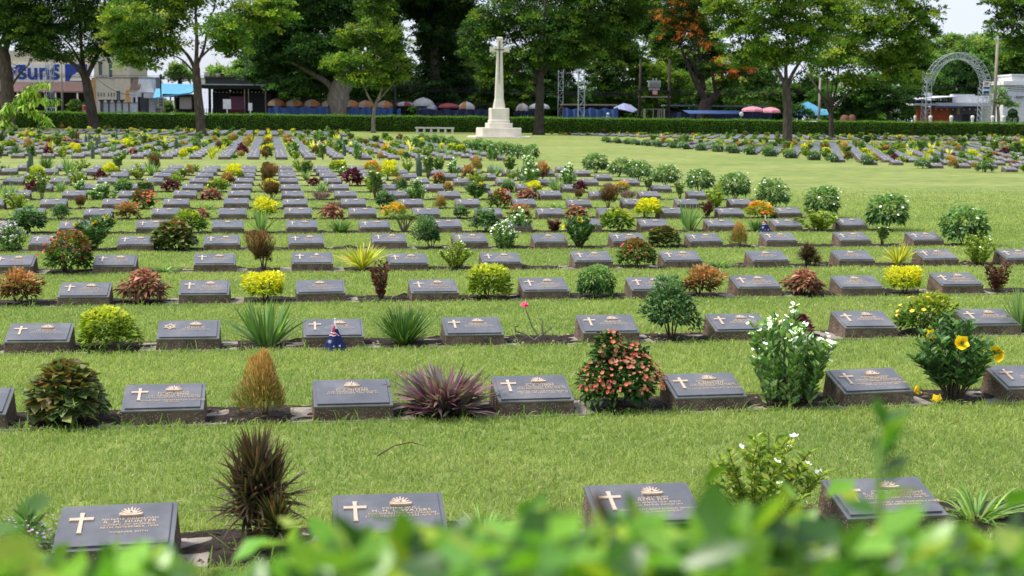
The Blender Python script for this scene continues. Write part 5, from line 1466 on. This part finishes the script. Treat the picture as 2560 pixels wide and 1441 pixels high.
for i in range(7):
    x = 326+i*3.6; b.hexa([(s.x(x), -.3, s.z(x, 226)), (s.x(x+2.2), -.3, s.z(x, 226)), (s.x(x+12), .3, s.z(x, 195)), (s.x(x+9.8), .3, s.z(x, 195))], [(s.x(x), -.1, s.z(x, 226)), (s.x(x+2.2), -.1, s.z(x, 226)), (s.x(x+12), .5, s.z(x, 195)), (s.x(x+9.8), .5, s.z(x, 195))])
s.box(b, 326, 196, 346, 226, .5, 4); put('roof', b.mesh('roof', PT['roof_brown']), s.o)
s.part('awning', PT['white_roof'], (334, 232, 356, 243, -1.5, .0), (369, 234, 398, 246, -1.5, 0))
s.part('shutter', PT['grey_shutter'], (357, 238, 374, None, -.1, 0)); s.part('wall', PT['white_wall'], (374, 245, 390, None, -.15, 5), (326, 232, 343, None, .3, 5))
s.part('column', PT['white_sign'], (349, 243, 353, None, -1.5, -1.2)); s.part('doorway', PT['dark_wall'], (335, 244, 349, None, -.1, .3))
s.tag('small white gabled house with grey shutters and brown ribbed roof', 'house')
s = BG('turquoise_canopy', 435, 156)
b = MB(); V = [(s.x(378), 3, s.z(378, 208)), (s.x(487), 3, s.z(487, 210)), (s.x(487), -1.5, s.z(487, 232)), (s.x(430), -1.5, s.z(430, 240)), (s.x(392), -1.5, s.z(392, 246))]; V += [(x, y, z-.15) for x, y, z in V]
b.add(V, [(4, 3, 2, 1, 0), (5, 6, 7, 8, 9)]+[(i, 5+i, 5+(i+1) % 5, (i+1) % 5) for i in range(5)]); put('roof', b.mesh('roof', PT['turquoise']), s.o)
s.part('beam', PT['black_steel'], (415, 236, 490, 243, -1.4, 2)); 
for x in (432, 445, 486): s.part('post', PT['black_steel'], (x, 240, x+2.5, None, -1.2, -1))
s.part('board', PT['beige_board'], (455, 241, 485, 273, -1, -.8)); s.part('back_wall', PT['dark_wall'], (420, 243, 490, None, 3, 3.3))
s.part('railing', PT['black_steel'], *[(x, 274, x+1, None, -1.6, -1.5) for x in range(400, 490, 4)], (400, 273, 490, 275, -1.6, -1.5))
s.tag('turquoise ribbed canopy over a dark terrace', 'canopy')
s = BG('pavilion', 575, 158)
s.part('roof', PT['black_tin'], (512, 193, 700, 211, 0, 9)); s.part('gutter', PT['galvanised'], (498, 211, 668, 214, -.6, .1))
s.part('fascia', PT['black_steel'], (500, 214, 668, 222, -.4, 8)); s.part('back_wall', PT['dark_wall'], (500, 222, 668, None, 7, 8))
s.part('poster', PT['poster_pink'], (566, 241, 611, 275, 2, 2.2)); s.part('poster_border', PT['poster_red'], (566, 275, 611, 284, 2, 2.15)); s.part('inner_wall', PT['black_tin'], (522, 232, 566, None, 2.2, 2.5), (611, 232, 668, None, 2.2, 2.5))
for x in (523, 527, 612, 622, 664): s.part('post', PT['black_steel'] if x < 600 else PT['concrete_post'], (x, 216, x+(6 if x < 525 else 2), None, -.3, 0))
s.part('bulb', LAMP, *[(x, 230+(i % 2), x+1.4, 231.6+(i % 2), -.3, -.15) for i, x in enumerate(range(505, 660, 9))], (576, 226, 579, 229, -.3, -.1))
s.part('railing', PT['black_steel'], *[(x, 272, x+1, None, -.9, -.8) for x in range(500, 668, 5)])
s.part('roof_structure', PT['cream_wall'], (499, 178, 506, 196, 9, 10), (470, 176, 478, 196, 9, 10), (500, 197, 515, 210, -.2, 0))
s.tag('black roofed open pavilion with a pink poster inside', 'pavilion')
for px, y0, y1, w, lab in ((568, 249, 273, 20, 'square white sign board on a white post before the pavilion'), (626, 258, 277, 10, 'narrow white sign board right of the square one')):
    s = BG('sign_board', px, 149); s.part('board', PT['white_sign'], (px-w/2, y0, px+w/2, y1, 0, .08), bevel=.02); s.part('post', PT['white_sign'], (px-1.5, y1, px+1.5, None, .02, .08)); s.tag(lab, 'sign', 'white sign boards')
s = BG('hanging_sign', 402, 150); s.part('board', PT['tin_grey'], (391, 194, 402, 222, 0, .15)); s.part('post', PT['black_steel'], (402, 188, 404.5, None, 0, .15))
s.tag('tall black post carrying a grey sign board by the gabled house', 'sign')
s = BG('direction_sign', 403, 148); s.part('board', PT['transformer'], (397, 244, 410, 271, 0, .08), bevel=.03); s.part('post', PT['concrete_post'], (402, 271, 405, None, .02, .1))
s.part('dot', PT['black_steel'], *[(399+5*i, 247+7*j, 402.5+5*i, 251+7*j, -.03, 0) for i in range(2) for j in range(3)]); s.tag('small grey board with dark dots on a short post by the white house', 'sign')

# market stalls
def stall(px0, px1, y0, y1, d, mat, roof, lab, ry0=None):
    s = BG('market_stall', (px0+px1)/2, d)
    b = MB(); n = 24                                           # tarpaulin with folds
    V = []
    for j, yy in enumerate((y0, (y0+y1)/2, None)):
        for i in range(n+1):
            x = px0+(px1-px0)*i/n; V.append((s.x(x), .16*math.sin(i*1.9+px0)+.08*math.sin(i*.7), 0 if yy is None else s.z(x, yy)+.1*math.sin(i*1.1+px0)*(j == 0)))
    for j in range(2):
        for i in range(n): b.add([V[(j+1)*(n+1)+i], V[(j+1)*(n+1)+i+1], V[j*(n+1)+i+1], V[j*(n+1)+i]], [(0, 1, 2, 3)])
    put('tarpaulin', b.mesh('tarpaulin', PT[mat], smooth=False), s.o)
    if roof: s.part('roof', PT[roof], (px0-2, ry0 or y0-14, px1+2, (ry0 or y0-14)+3.5, 2.7, 7))
    for x in (px0+2, px1-3): s.part('post', PT['black_steel'], (x, y0-4, x+1.5, None, .35, .5))
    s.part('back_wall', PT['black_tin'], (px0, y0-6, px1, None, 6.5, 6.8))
    s.tag(lab, 'market stall', 'market stalls along the street')
stall(670, 822, 268, 288, 151, 'blue_tarp', 'black_tin', 'long blue tarpaulin stall under orange umbrellas left of the old tree', 248)
stall(872, 1002, 270, 290, 151, 'blue_tarp', 'black_tin', 'blue tarpaulin stall under orange umbrellas right of the old tree', 249)
stall(1040, 1222, 274, 296, 151, 'navy_tarp', 'black_tin', 'navy tarpaulin stall under mixed umbrellas left of the cross', 258)
stall(1285, 1345, 278, 298, 151, 'navy_tarp', None, 'navy stall between the cross and the dense dark tree')
stall(1408, 1545, 272, 300, 151, 'blue_tarp', 'canvas_brown', 'blue tarpaulin stall with a rolled canvas roof by the lattice towers', 260)
stall(1670, 1930, 283, 303, 158, 'navy_tarp', 'tin_grey', 'long dark stall with grey tin roof beside the blossom tree', 263)
def brolly(px, y0, y1, hw, d, mats, lab, grp='market umbrellas'):
    s = BG('market_umbrella', px, d); b = MB(); n = 8; rings = 4; R0 = hw*s.k; zt, zb = s.z(px, y0), s.z(px, y1)
    for q in range(n):
        a0, a1 = 2*PI*q/n, 2*PI*(q+1)/n
        for r in range(rings):
            t0, t1 = r/rings, (r+1)/rings; h = lambda t: zt-(zt-zb)*(.55*(1-math.cos(t*PI/2))+.45*t)
            p = lambda t, a: (R0*math.sin(t*PI/2)*math.cos(a), R0*math.sin(t*PI/2)*math.sin(a), h(t))
            m = q % len(mats)
            if r == 0: b.add([p(t0, a0), p(t1, a0), p(t1, a1)], [(0, 1, 2)], m)
            else: b.add([p(t0, a0), p(t1, a0), p(t1, a1), p(t0, a1)], [(0, 1, 2, 3)], m)
        p = lambda a, z: (R0*math.cos(a), R0*math.sin(a), z)
        b.add([p(a0, zb), p(a1, zb), p(a1, zb-.16), p(a0, zb-.16)], [(0, 1, 2, 3)], q % len(mats))
    put('canopy', b.mesh('canopy', [PT[m] for m in mats]), s.o)
    put('pole', MB().tube([(0, 0, 0), (0, 0, zt+.12)], [.02, .02], 6).mesh('pole', PT['grey_shutter']), s.o)
    s.tag(lab, 'umbrella', grp)
for i, px in enumerate((691, 736, 780, 824, 878, 914, 962)):
    brolly(px, 247+i*.8, 262+i*.8, 22, 152.4, ['orange_cloth', 'orange_cloth', 'canvas_brown'], f'orange market umbrella over blue tarpaulin, {nth(i)} from the left')
brolly(1012, 254, 262, 24, 152.4, ['red_cloth', 'pale_cloth'], 'faded red and white umbrella right of the orange umbrellas')
brolly(1058, 244, 262, 27, 152.4, ['pale_cloth'], 'large white umbrella raised above the others')
brolly(1070, 257, 272, 24, 152.4, ['pale_cloth', 'lilac_tarp', 'blue_tarp'], 'white and blue striped umbrella below the large white one')
brolly(1122, 258, 267, 27, 152.4, ['red_cloth'], 'dark red umbrella left of the cross')
brolly(1166, 254, 270, 21, 152.4, ['pale_cloth', 'orange_cloth', 'pale_cloth', 'pale_cloth'], 'orange and white umbrella next to the cross')
brolly(1306, 258, 274, 17, 152.4, ['pale_cloth', 'canvas_brown'], 'pale striped umbrella right of the cross')
brolly(1348, 257, 269, 26, 152.4, ['pale_cloth'], 'white umbrella behind the dense dark tree trunk')
brolly(1881, 266, 276, 28, 152.4, ['pink_cloth'], 'left one of the two pink umbrellas')
brolly(1925, 268, 279, 26, 152.4, ['pink_cloth'], 'right one of the two pink umbrellas')
def sheet(name, px, d, pts, mat, lab, ct, posts=()):
    s = BG(name, px, d); b = MB(); V = [(s.x(x), dy, s.z(x, y)) for x, y, dy in pts]; n = len(V); V += [(x, y+.03, z-.06) for x, y, z in V]
    b.add(V, [tuple(range(n)), tuple(range(2*n-1, n-1, -1))]+[(i, n+i, n+(i+1) % n, (i+1) % n) for i in range(n)])
    put('cloth', b.mesh('cloth', PT[mat]), s.o)
    for x, y, dy in posts: s.part('pole', PT['black_steel'], (x, y, x+1.5, None, dy, dy+.08))
    s.tag(lab, ct)
sheet('tarpaulin', 1560, 153, [(1532, 270, 0), (1560, 258, 1), (1578, 262, 1), (1594, 275, .5), (1580, 281, -.5), (1562, 276, -.8)], 'lilac_tarp', 'pale lilac tarpaulin roof right of the blue stall', 'tarpaulin', ((1548, 270, 0), (1585, 278, 0)))
sheet('valance', 1790, 155, [(1706, 276, 0), (1850, 277, 0), (1845, 285, -.4), (1720, 284, -.4)], 'bright_tarp', 'white and blue valance hung under the grey tin roof', 'valance', ((1712, 280, 0), (1845, 280, 0)))
sheet('blue_tent', 2035, 158, [(1975, 286, 0), (2000, 262, .5), (2025, 254, 1.5), (2055, 272, .5), (2072, 275, 0), (2072, 288, -.4), (2010, 289, -.4)], 'turquoise', 'bright blue tent roof between the two right trees', 'tent', ((1985, 284, 0), (2060, 278, 0)))

# lattice steel
def lattice(b, s, p0, p1, w, dep, nseg, r=.045):
    pts = [(p0[0]+(p1[0]-p0[0])*i/nseg, p0[1]+(p1[1]-p0[1])*i/nseg) for i in range(nseg+1)]
    return lattice_path(b, s, pts, w, dep, r)
def lattice_path(b, s, pts, w, dep, r=.045):
    L_, Rr = [], []
    for i, (x, y) in enumerate(pts):
        a = pts[max(i-1, 0)]; c = pts[min(i+1, len(pts)-1)]; tx, ty = c[0]-a[0], c[1]-a[1]; l = math.hypot(tx, ty); nx, ny = -ty/l, tx/l
        L_.append((x+nx*w/2, y+ny*w/2)); Rr.append((x-nx*w/2, y-ny*w/2))
    for i in range(len(pts)-1):
        for f in (0, dep):
            s.bar(b, (*L_[i], f), (*L_[i+1], f), r, 5); s.bar(b, (*Rr[i], f), (*Rr[i+1], f), r, 5)
            s.bar(b, (*L_[i], f), (*Rr[i], f), r*.6, 4)
            s.bar(b, (*(L_[i] if i % 2 else Rr[i]), f), (*(Rr[i+1] if i % 2 else L_[i+1]), f), r*.55, 4)
        s.bar(b, (*L_[i], 0), (*L_[i], dep), r*.55, 4); s.bar(b, (*Rr[i], 0), (*Rr[i+1], dep), r*.55, 4)
    return b
s = BG('lattice_tower', 1452, 150); b = MB()
lattice_path(b, s, [(1453, 310), (1453, 290), (1453, 270), (1453, 250), (1453, 230), (1452.5, 210), (1452, 190), (1450.5, 170), (1448, 150), (1445, 136)], 15, .7)
put('truss', b.mesh('truss', PT['galvanised']), s.o); s.tag('pale steel lattice tower leaning left at its top, taller of two', 'steel tower', 'steel lattice towers')
s = BG('lattice_tower', 1401, 156); b = MB()
lattice_path(b, s, [(1401, 310)]+[(1401, 295-17*i) for i in range(8)], 12, .7, .028)
put('truss', b.mesh('truss', PT['galvanised']), s.o); s.tag('dim steel lattice tower half hidden beside the dense dark tree', 'steel tower', 'steel lattice towers')
s = BG('lattice_mast', 120, 150); b = MB()
lattice_path(b, s, [(121, 290), (121, 270), (121, 250), (121, 230), (122, 210), (123, 190), (126, 170), (127, 150), (127, 140)], 16, .7, .04)
put('truss', b.mesh('truss', PT['galvanised']), s.o); s.tag('pale lattice mast in front of the lettered shop sign', 'steel mast')
s = BG('steel_arch', 2395, 150); b = MB()
cx, cyp, rx_, ry_ = 2394, 222, 72, 82
arc = [(cx+rx_*math.cos(a), cyp-ry_*math.sin(a)) for a in np.linspace(math.radians(-2), math.radians(172), 22)]
lattice_path(b, s, arc, 15, 1.6, .04)
put('arch_truss', b.mesh('arch_truss', PT['galvanised']), s.o)
b = MB(); lattice_path(b, s, [(2466, 312), (2466, 300), (2466, 286), (2466, 272), (2466, 258), (2466, 244), (2466, 230), (2465, 218)], 22, 1.6, .04); put('leg', b.mesh('leg', PT['galvanised']), s.o)
b = MB(); lattice_path(b, s, [(2319, 312)]+[(2319, 298-15*i) for i in range(9)], 13, 1.6, .038); put('leg', b.mesh('leg', PT['galvanised']), s.o)
sg = s.part('banner', PT['white_sign'], (2452, 204, 2468, 236, -.25, -.15)); s.part('banner_stripe', PT['sign_blue'], (2452.5, 218, 2467.5, 223, -.29, -.25), (2453, 228, 2467, 235, -.29, -.25)); s.part('banner_script', PT['red_cloth'], (2455, 207, 2466, 210, -.29, -.25), (2454, 212, 2464, 214, -.29, -.25))
s.tag('large grey steel lattice arch with a small hanging banner', 'steel arch')

# poles, transformer, gate
def pole(px, y, d, w, lab, mat='concrete_post', arm=None):
    s = BG('utility_pole', px, d); z = s.z(px, y)
    put('shaft', MB().tube([(0, 0, 0), (0, 0, z)], [w*.6*s.k, w*.42*s.k], 8).mesh('shaft', PT[mat], smooth=True), s.o)
    if arm: s.part('crossarm', PT['galvanised'], (px-arm, y+6, px+arm, y+9, -.1, .1)); s.part('insulator', PT['white_sign'], *[(px+q*arm-1, y+2, px+q*arm+1, y+6, -.05, .05) for q in (-.9, -.4, .4, .9)])
    s.tag(lab, 'utility pole', 'utility poles along the street'); return s
pole(157, 150, 151, 5, 'grey utility pole in front of the lettered sign', arm=None)
pole(2484, 92, 152, 8, 'tall concrete utility pole right of the steel arch', arm=9)
pole(2047, 195, 151, 6, 'pale utility pole in front of the blue tent', arm=None)
pole(618, 120, 160, 5, 'dark utility pole behind the pavilion', 'black_steel', 6)
pole(988, 215, 151, 5, 'thin dark pole between orange and red umbrellas', 'black_steel')
s = BG('transformer_stand', 1635, 152)
for x in (1598.5, 1671): put('pole', MB().tube([(s.x(x), 0, 0), (s.x(x), 0, s.z(x, 150))], [.17, .12], 8).mesh('pole', DARKBARK, smooth=True), s.o)
s.part('crossbeam', PT['concrete_post'], (1594, 241, 1676, 244.5, -.1, .1)); s.part('platform', PT['black_steel'], (1594, 226, 1676, 230, -.4, .4))
b = MB(); s.box(b, 1619, 203, 1649, 219, -.5, .5); s.box(b, 1621, 219, 1647, 226, -.4, .4)
for i in range(8): s.box(b, 1620+i*3.7, 204, 1621.2+i*3.7, 218, -.62, -.5)
s.box(b, 1629, 196, 1632, 203, -.1, .1); s.box(b, 1637, 196, 1640, 203, -.1, .1)
put('transformer', b.mesh('transformer', PT['transformer'], .02), s.o); s.part('warning_plate', PT['pink_cloth'], (1629, 227, 1641, 237, -.45, -.41))
s.tag('electric transformer carried between two grey poles', 'transformer')
s = BG('field_gate', 1637, 148)
s.part('post', PT['concrete_post'], (1609, 272, 1614, None, 0, .25)); s.part('post', PT['concrete_post'], (1659, 273, 1662, None, 0, .2))
s.part('leaf', PT['concrete_post'], (1614, 272.5, 1660, 274, .05, .12), *[(x, 275, x+2, None, .05, .12) for x in (1632, 1644, 1648, 1653)]); s.tag('pale barred gate under the transformer', 'gate')
s = BG('street_mirror', 1853, 147); b = MB()
V = []
for q, rr in ((0, 1), (-.05, .95), (-.1, .6)):
    V.append([(rr*5.2*s.k*math.cos(2*PI*i/16), q, s.z(1853, 286)+rr*6*s.k*math.sin(2*PI*i/16)) for i in range(16)])
b.add(V[0]+V[1]+V[2], [(i, (i+1) % 16, 16+(i+1) % 16, 16+i) for i in range(16)]+[(16+i, 16+(i+1) % 16, 32+(i+1) % 16, 32+i) for i in range(16)]+[tuple(range(32, 48)), tuple(range(15, -1, -1))])
put('mirror', b.mesh('mirror', PT['white_sign']), s.o); s.part('post', PT['window_green'], (1851, 291, 1855, None, .0, .12)); s.tag('round white street mirror on a short green post', 'mirror')

# right hand shop, white building, bollards, jars, topiary
s = BG('orange_shop', 2360, 158)
s.part('wall', PT['shop_grey'], (2384, 266, 2452, None, .3, 6)); s.part('shutter', PT['orange_shop'], (2294, 268, 2376, 296, .2, 1), (2294, 296, 2330, None, .2, 1)); s.part('counter', PT['red_counter'], (2330, 296, 2377, None, -.2, .8))
s.part('window', PT['black_tin'], (2408, 286, 2424, None, .22, .3), (2428, 286, 2444, None, .22, .3))
s.part('signboard', PT['white_roof'], (2382, 236, 2438, 262, .5, 1.5)); s.part('canopy', PT['white_roof'], (2328, 258, 2480, 266, -1.5, 4), (2438, 240, 2475, 258, .5, 4)); s.part('fascia', PT['bright_tarp'], (2326, 266, 2396, 269.5, -1.4, .2))
b = MB(); b.hexa([(s.x(2280), -2, s.z(2290, 251)), (s.x(2382), -2, s.z(2382, 243)), (s.x(2382), 4, s.z(2382, 241)), (s.x(2282), 4, s.z(2290, 242))], [(s.x(2280), -2, s.z(2290, 249)), (s.x(2382), -2, s.z(2382, 241)), (s.x(2382), 4, s.z(2382, 239)), (s.x(2282), 4, s.z(2290, 240))])
s.box(b, 2284, 232, 2334, 241, 1, 4); s.box(b, 2272, 259, 2330, 264, -1.5, 2); put('roof', b.mesh('roof', PT['white_roof']), s.o)
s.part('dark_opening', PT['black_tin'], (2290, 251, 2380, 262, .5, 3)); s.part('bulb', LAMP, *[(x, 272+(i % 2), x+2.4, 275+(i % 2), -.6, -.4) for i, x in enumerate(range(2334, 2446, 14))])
s.part('yellow_ornament', PT['ochre'], (2389, 272, 2395, 286, -.4, -.3), (2387, 272, 2397, 277, -.4, -.3)); s.tag('low shop with orange shutters, red counter and white roof', 'shop')
s = BG('white_building', 2570, 165)
s.part('wall', PT['white_wall'], (2506, 214, 2680, None, 0, 12)); s.part('parapet', PT['white_sign'], (2502, 204, 2680, 214, -.4, 12)); s.part('attic', PT['white_sign'], (2524, 190, 2680, 204, 0, 10), (2521, 187, 2680, 190.5, -.3, 10)); s.part('ledge', PT['tin_grey'], (2536, 241, 2554, 244, -.4, 0))
s.tag('plain white building with a stepped parapet at the right edge', 'building')
for i, px in enumerate((2287, 2326, 2378, 2431, 2481, 2508)):
    s = BG('bollard', px, 148); b = MB(); w = (2.6 if i == 0 else 4)*s.k; z = s.z(px, 289)
    b.lathe([(w*1.1, 0), (w*1.1, z*.5), (w*.85, z*.62), (w*.85, z*.8), (w*1.2, z*.88), (w*1.2, z*.95), (w*.6, z)], 12); put('shaft', b.mesh('shaft', PT['bollard'], smooth=True), s.o)
    s.tag(f'white bollard along the street, {nth(i)} from the left', 'bollard', 'white bollards before the right shop')
for i, (px, r) in enumerate(((2112, 14), (2130, 12))):
    s = BG('clay_jar', px, 150); z = s.z(px, 288-i); b = MB(); rr = r*s.k; b.lathe([(rr*.5, 0), (rr*.9, z*.3), (rr, z*.6), (rr*.8, z*.88), (rr*.4, z)], 14); put('body', b.mesh('body', PT['clay'], smooth=True), s.o); s.tag(('larger' if i == 0 else 'smaller')+' brown clay jar showing over the hedge', 'jar', 'clay jars')
s = BG('topiary', 2531, 150); rng = np.random.default_rng(5); bl = []
P_, D_ = [], []
for cyx, rr in ((299, 14), (284, 10)):
    q = unit(rng.normal(0, 1, (1500, 3))); P_.append(q*rr*s.k*(.85+.2*rng.random((1500, 1)))+np.array([0, 0, s.z(2531, cyx)])); D_.append(q+rng.normal(0, .5, (1500, 3)))
P_, D_ = np.concatenate(P_), np.concatenate(D_)
put('foliage', tri_mesh('foliage', *cards(P_, D_, .14, .08, pal(rng, len(P_), [(54, 84, 40), (70, 104, 48)]), rng), CROWN), s.o); put('stem', MB().tube([(0, 0, 0), (0, 0, s.z(2531, 280))], [.1, .05], 6).mesh('stem', DARKBARK), s.o); s.tag('two-tiered clipped round shrub before the white building', 'topiary')
T('street_tree', 'small thin tree between utility pole and white building', 2500, 152, [(2496, 285), (2494, 268)], 8, [(5, (2494, 275), (2505, 250), (2515, 240)), (5, (2494, 275), (2490, 245))], [(2505, 250, 26, 20), (2525, 262, 22, 10), (2492, 232, 20, 16)], 'light', PALEBARK, leaf=.18, dens=.7, seed=61)
for i, (px, bl, lab) in enumerate(((395, [(420, 262, 14, 14), (425, 275, 16, 12)], 'small bright green bush beside the direction sign'), (190, [(190, 262, 22, 14), (200, 275, 25, 12), (180, 280, 18, 8)], 'green bush under the tin awning'), (1995, [(1990, 272, 26, 14), (2018, 280, 22, 9), (1975, 284, 20, 8)], 'dark bush in front of the blue tent'))):
    T('street_bush', lab, bl[0][0], 150 if i < 2 else 154, [(bl[0][0], 285)], 4, [], bl, ('bright', 'mid', 'dark')[i], DARKBARK, leaf=.18, seed=70+i, cat_='bush')
s = BG('red_board', 212, 149); s.part('board', PT['pink_cloth'], (207, 263, 218, 279, 0, .06), bevel=.02); s.part('stripe', PT['red_counter'], (209, 266, 216, 276, -.03, 0)); s.part('post', PT['white_sign'], (211, 279, 213, None, .0, .06)); s.tag('small pink and red board beside the dark forked trunk', 'sign')

# person on the street, head and shoulders showing above the hedge
s = BG('person', 1520, 148); k = 1.0
b = MB(); hz = s.z(1520, 283)-.22
me = bpy.data.meshes.new('body'); 
pts = [(0, 0, hz-.72), (0, 0, hz-.5), (0, 0, hz-.2), (0, 0, hz-.02), (0, -.02, hz+.1), (-.2, 0, hz-.24), (-.26, -.02, hz-.5), (-.2, -.2, hz-.66), (.2, 0, hz-.24), (.26, -.02, hz-.5), (.2, -.2, hz-.66), (-.1, 0, hz-.78), (-.11, 0, hz*.4-.2), (-.11, 0, .05), (.1, 0, hz-.78), (.11, 0, hz*.4-.2), (.11, 0, .05)]
ed = [(0, 1), (1, 2), (2, 3), (3, 4), (2, 5), (5, 6), (6, 7), (2, 8), (8, 9), (9, 10), (0, 11), (11, 12), (12, 13), (0, 14), (14, 15), (15, 16)]
rad = [.15, .14, .15, .06, .1, .06, .05, .035, .06, .05, .035, .09, .065, .045, .09, .065, .045]
me.from_pydata(pts, ed, []); me.materials.append(PT['lilac_tarp'])
o = put('body', me, s.o); md = o.modifiers.new('skin', 'SKIN'); 
for i, r in enumerate(rad): me.skin_vertices[0].data[i].radius = (r, r)
me.skin_vertices[0].data[0].use_root = True
o.modifiers.new('sub', 'SUBSURF').render_levels = 1
b = MB(); b.lathe([(.02, hz+.27), (.09, hz+.255), (.15, hz+.18), (.165, hz+.08), (.155, hz-.02)][::-1], 14); put('helmet', b.mesh('helmet', PT['helmet'], smooth=True), s.o)
s.tag('person in a pale blue helmet and light shirt behind the hedge', 'person')

# overhead cables
def cable(name, px0, y0, px1, y1, sag, d, lab, n=1, gap=3):
    s = BG(name, px0, d); b = MB()
    for q in range(n):
        P = []
        for i in range(15):
            t = i/14; x = px0+(px1-px0)*t; y = y0+(y1-y0)*t+sag*4*t*(1-t)+q*gap+math.sin(q*2.3)*1.2*t; P.append((s.x(x), 0, s.z(x, y)))
        b.tube(P, [.025+.01*(q == 1)]*15, 5)
    put('wire', b.mesh('wire', PT['cable']), s.o); s.tag(lab, 'cables', 'overhead cables')
cable('overhead_cable', -80, 176, 618, 190, 6, 151, 'bundle of dark cables crossing in front of the cream house', 3, 4)
cable('overhead_cable', 618, 190, 1598, 232, 10, 153, 'dark cables running behind the cross', 3, 5)
cable('overhead_cable', 1671, 226, 2484, 208, 8, 153, 'dark cables between the transformer and the tall pole', 3, 5)
cable('overhead_cable', 2484, 214, 2760, 226, 4, 153, 'dark cables passing the white building', 3, 5)
cable('service_wire', 242, 195, 340, 238, 12, 155, 'thin drooping wire on the cream house wall', 1)
# street
st = MB(); a = hpt(-900, 144.5); c = hpt(3500, 144.5); a2 = hpt(-900, 162); c2 = hpt(3500, 162)
st.add([(a[0], a[1], .006), (c[0], c[1], .006), (c2[0], c2[1], .006), (a2[0], a2[1], .006)], [(0, 1, 2, 3)])
ASPH = noise_mat('asphalt', [(.3, (.04, .04, .04)), (.7, (.07, .068, .065))], 3, .9)
tag(put('street', st.mesh('street', ASPH)), 'asphalt street behind the hedge', 'street', kind='structure')
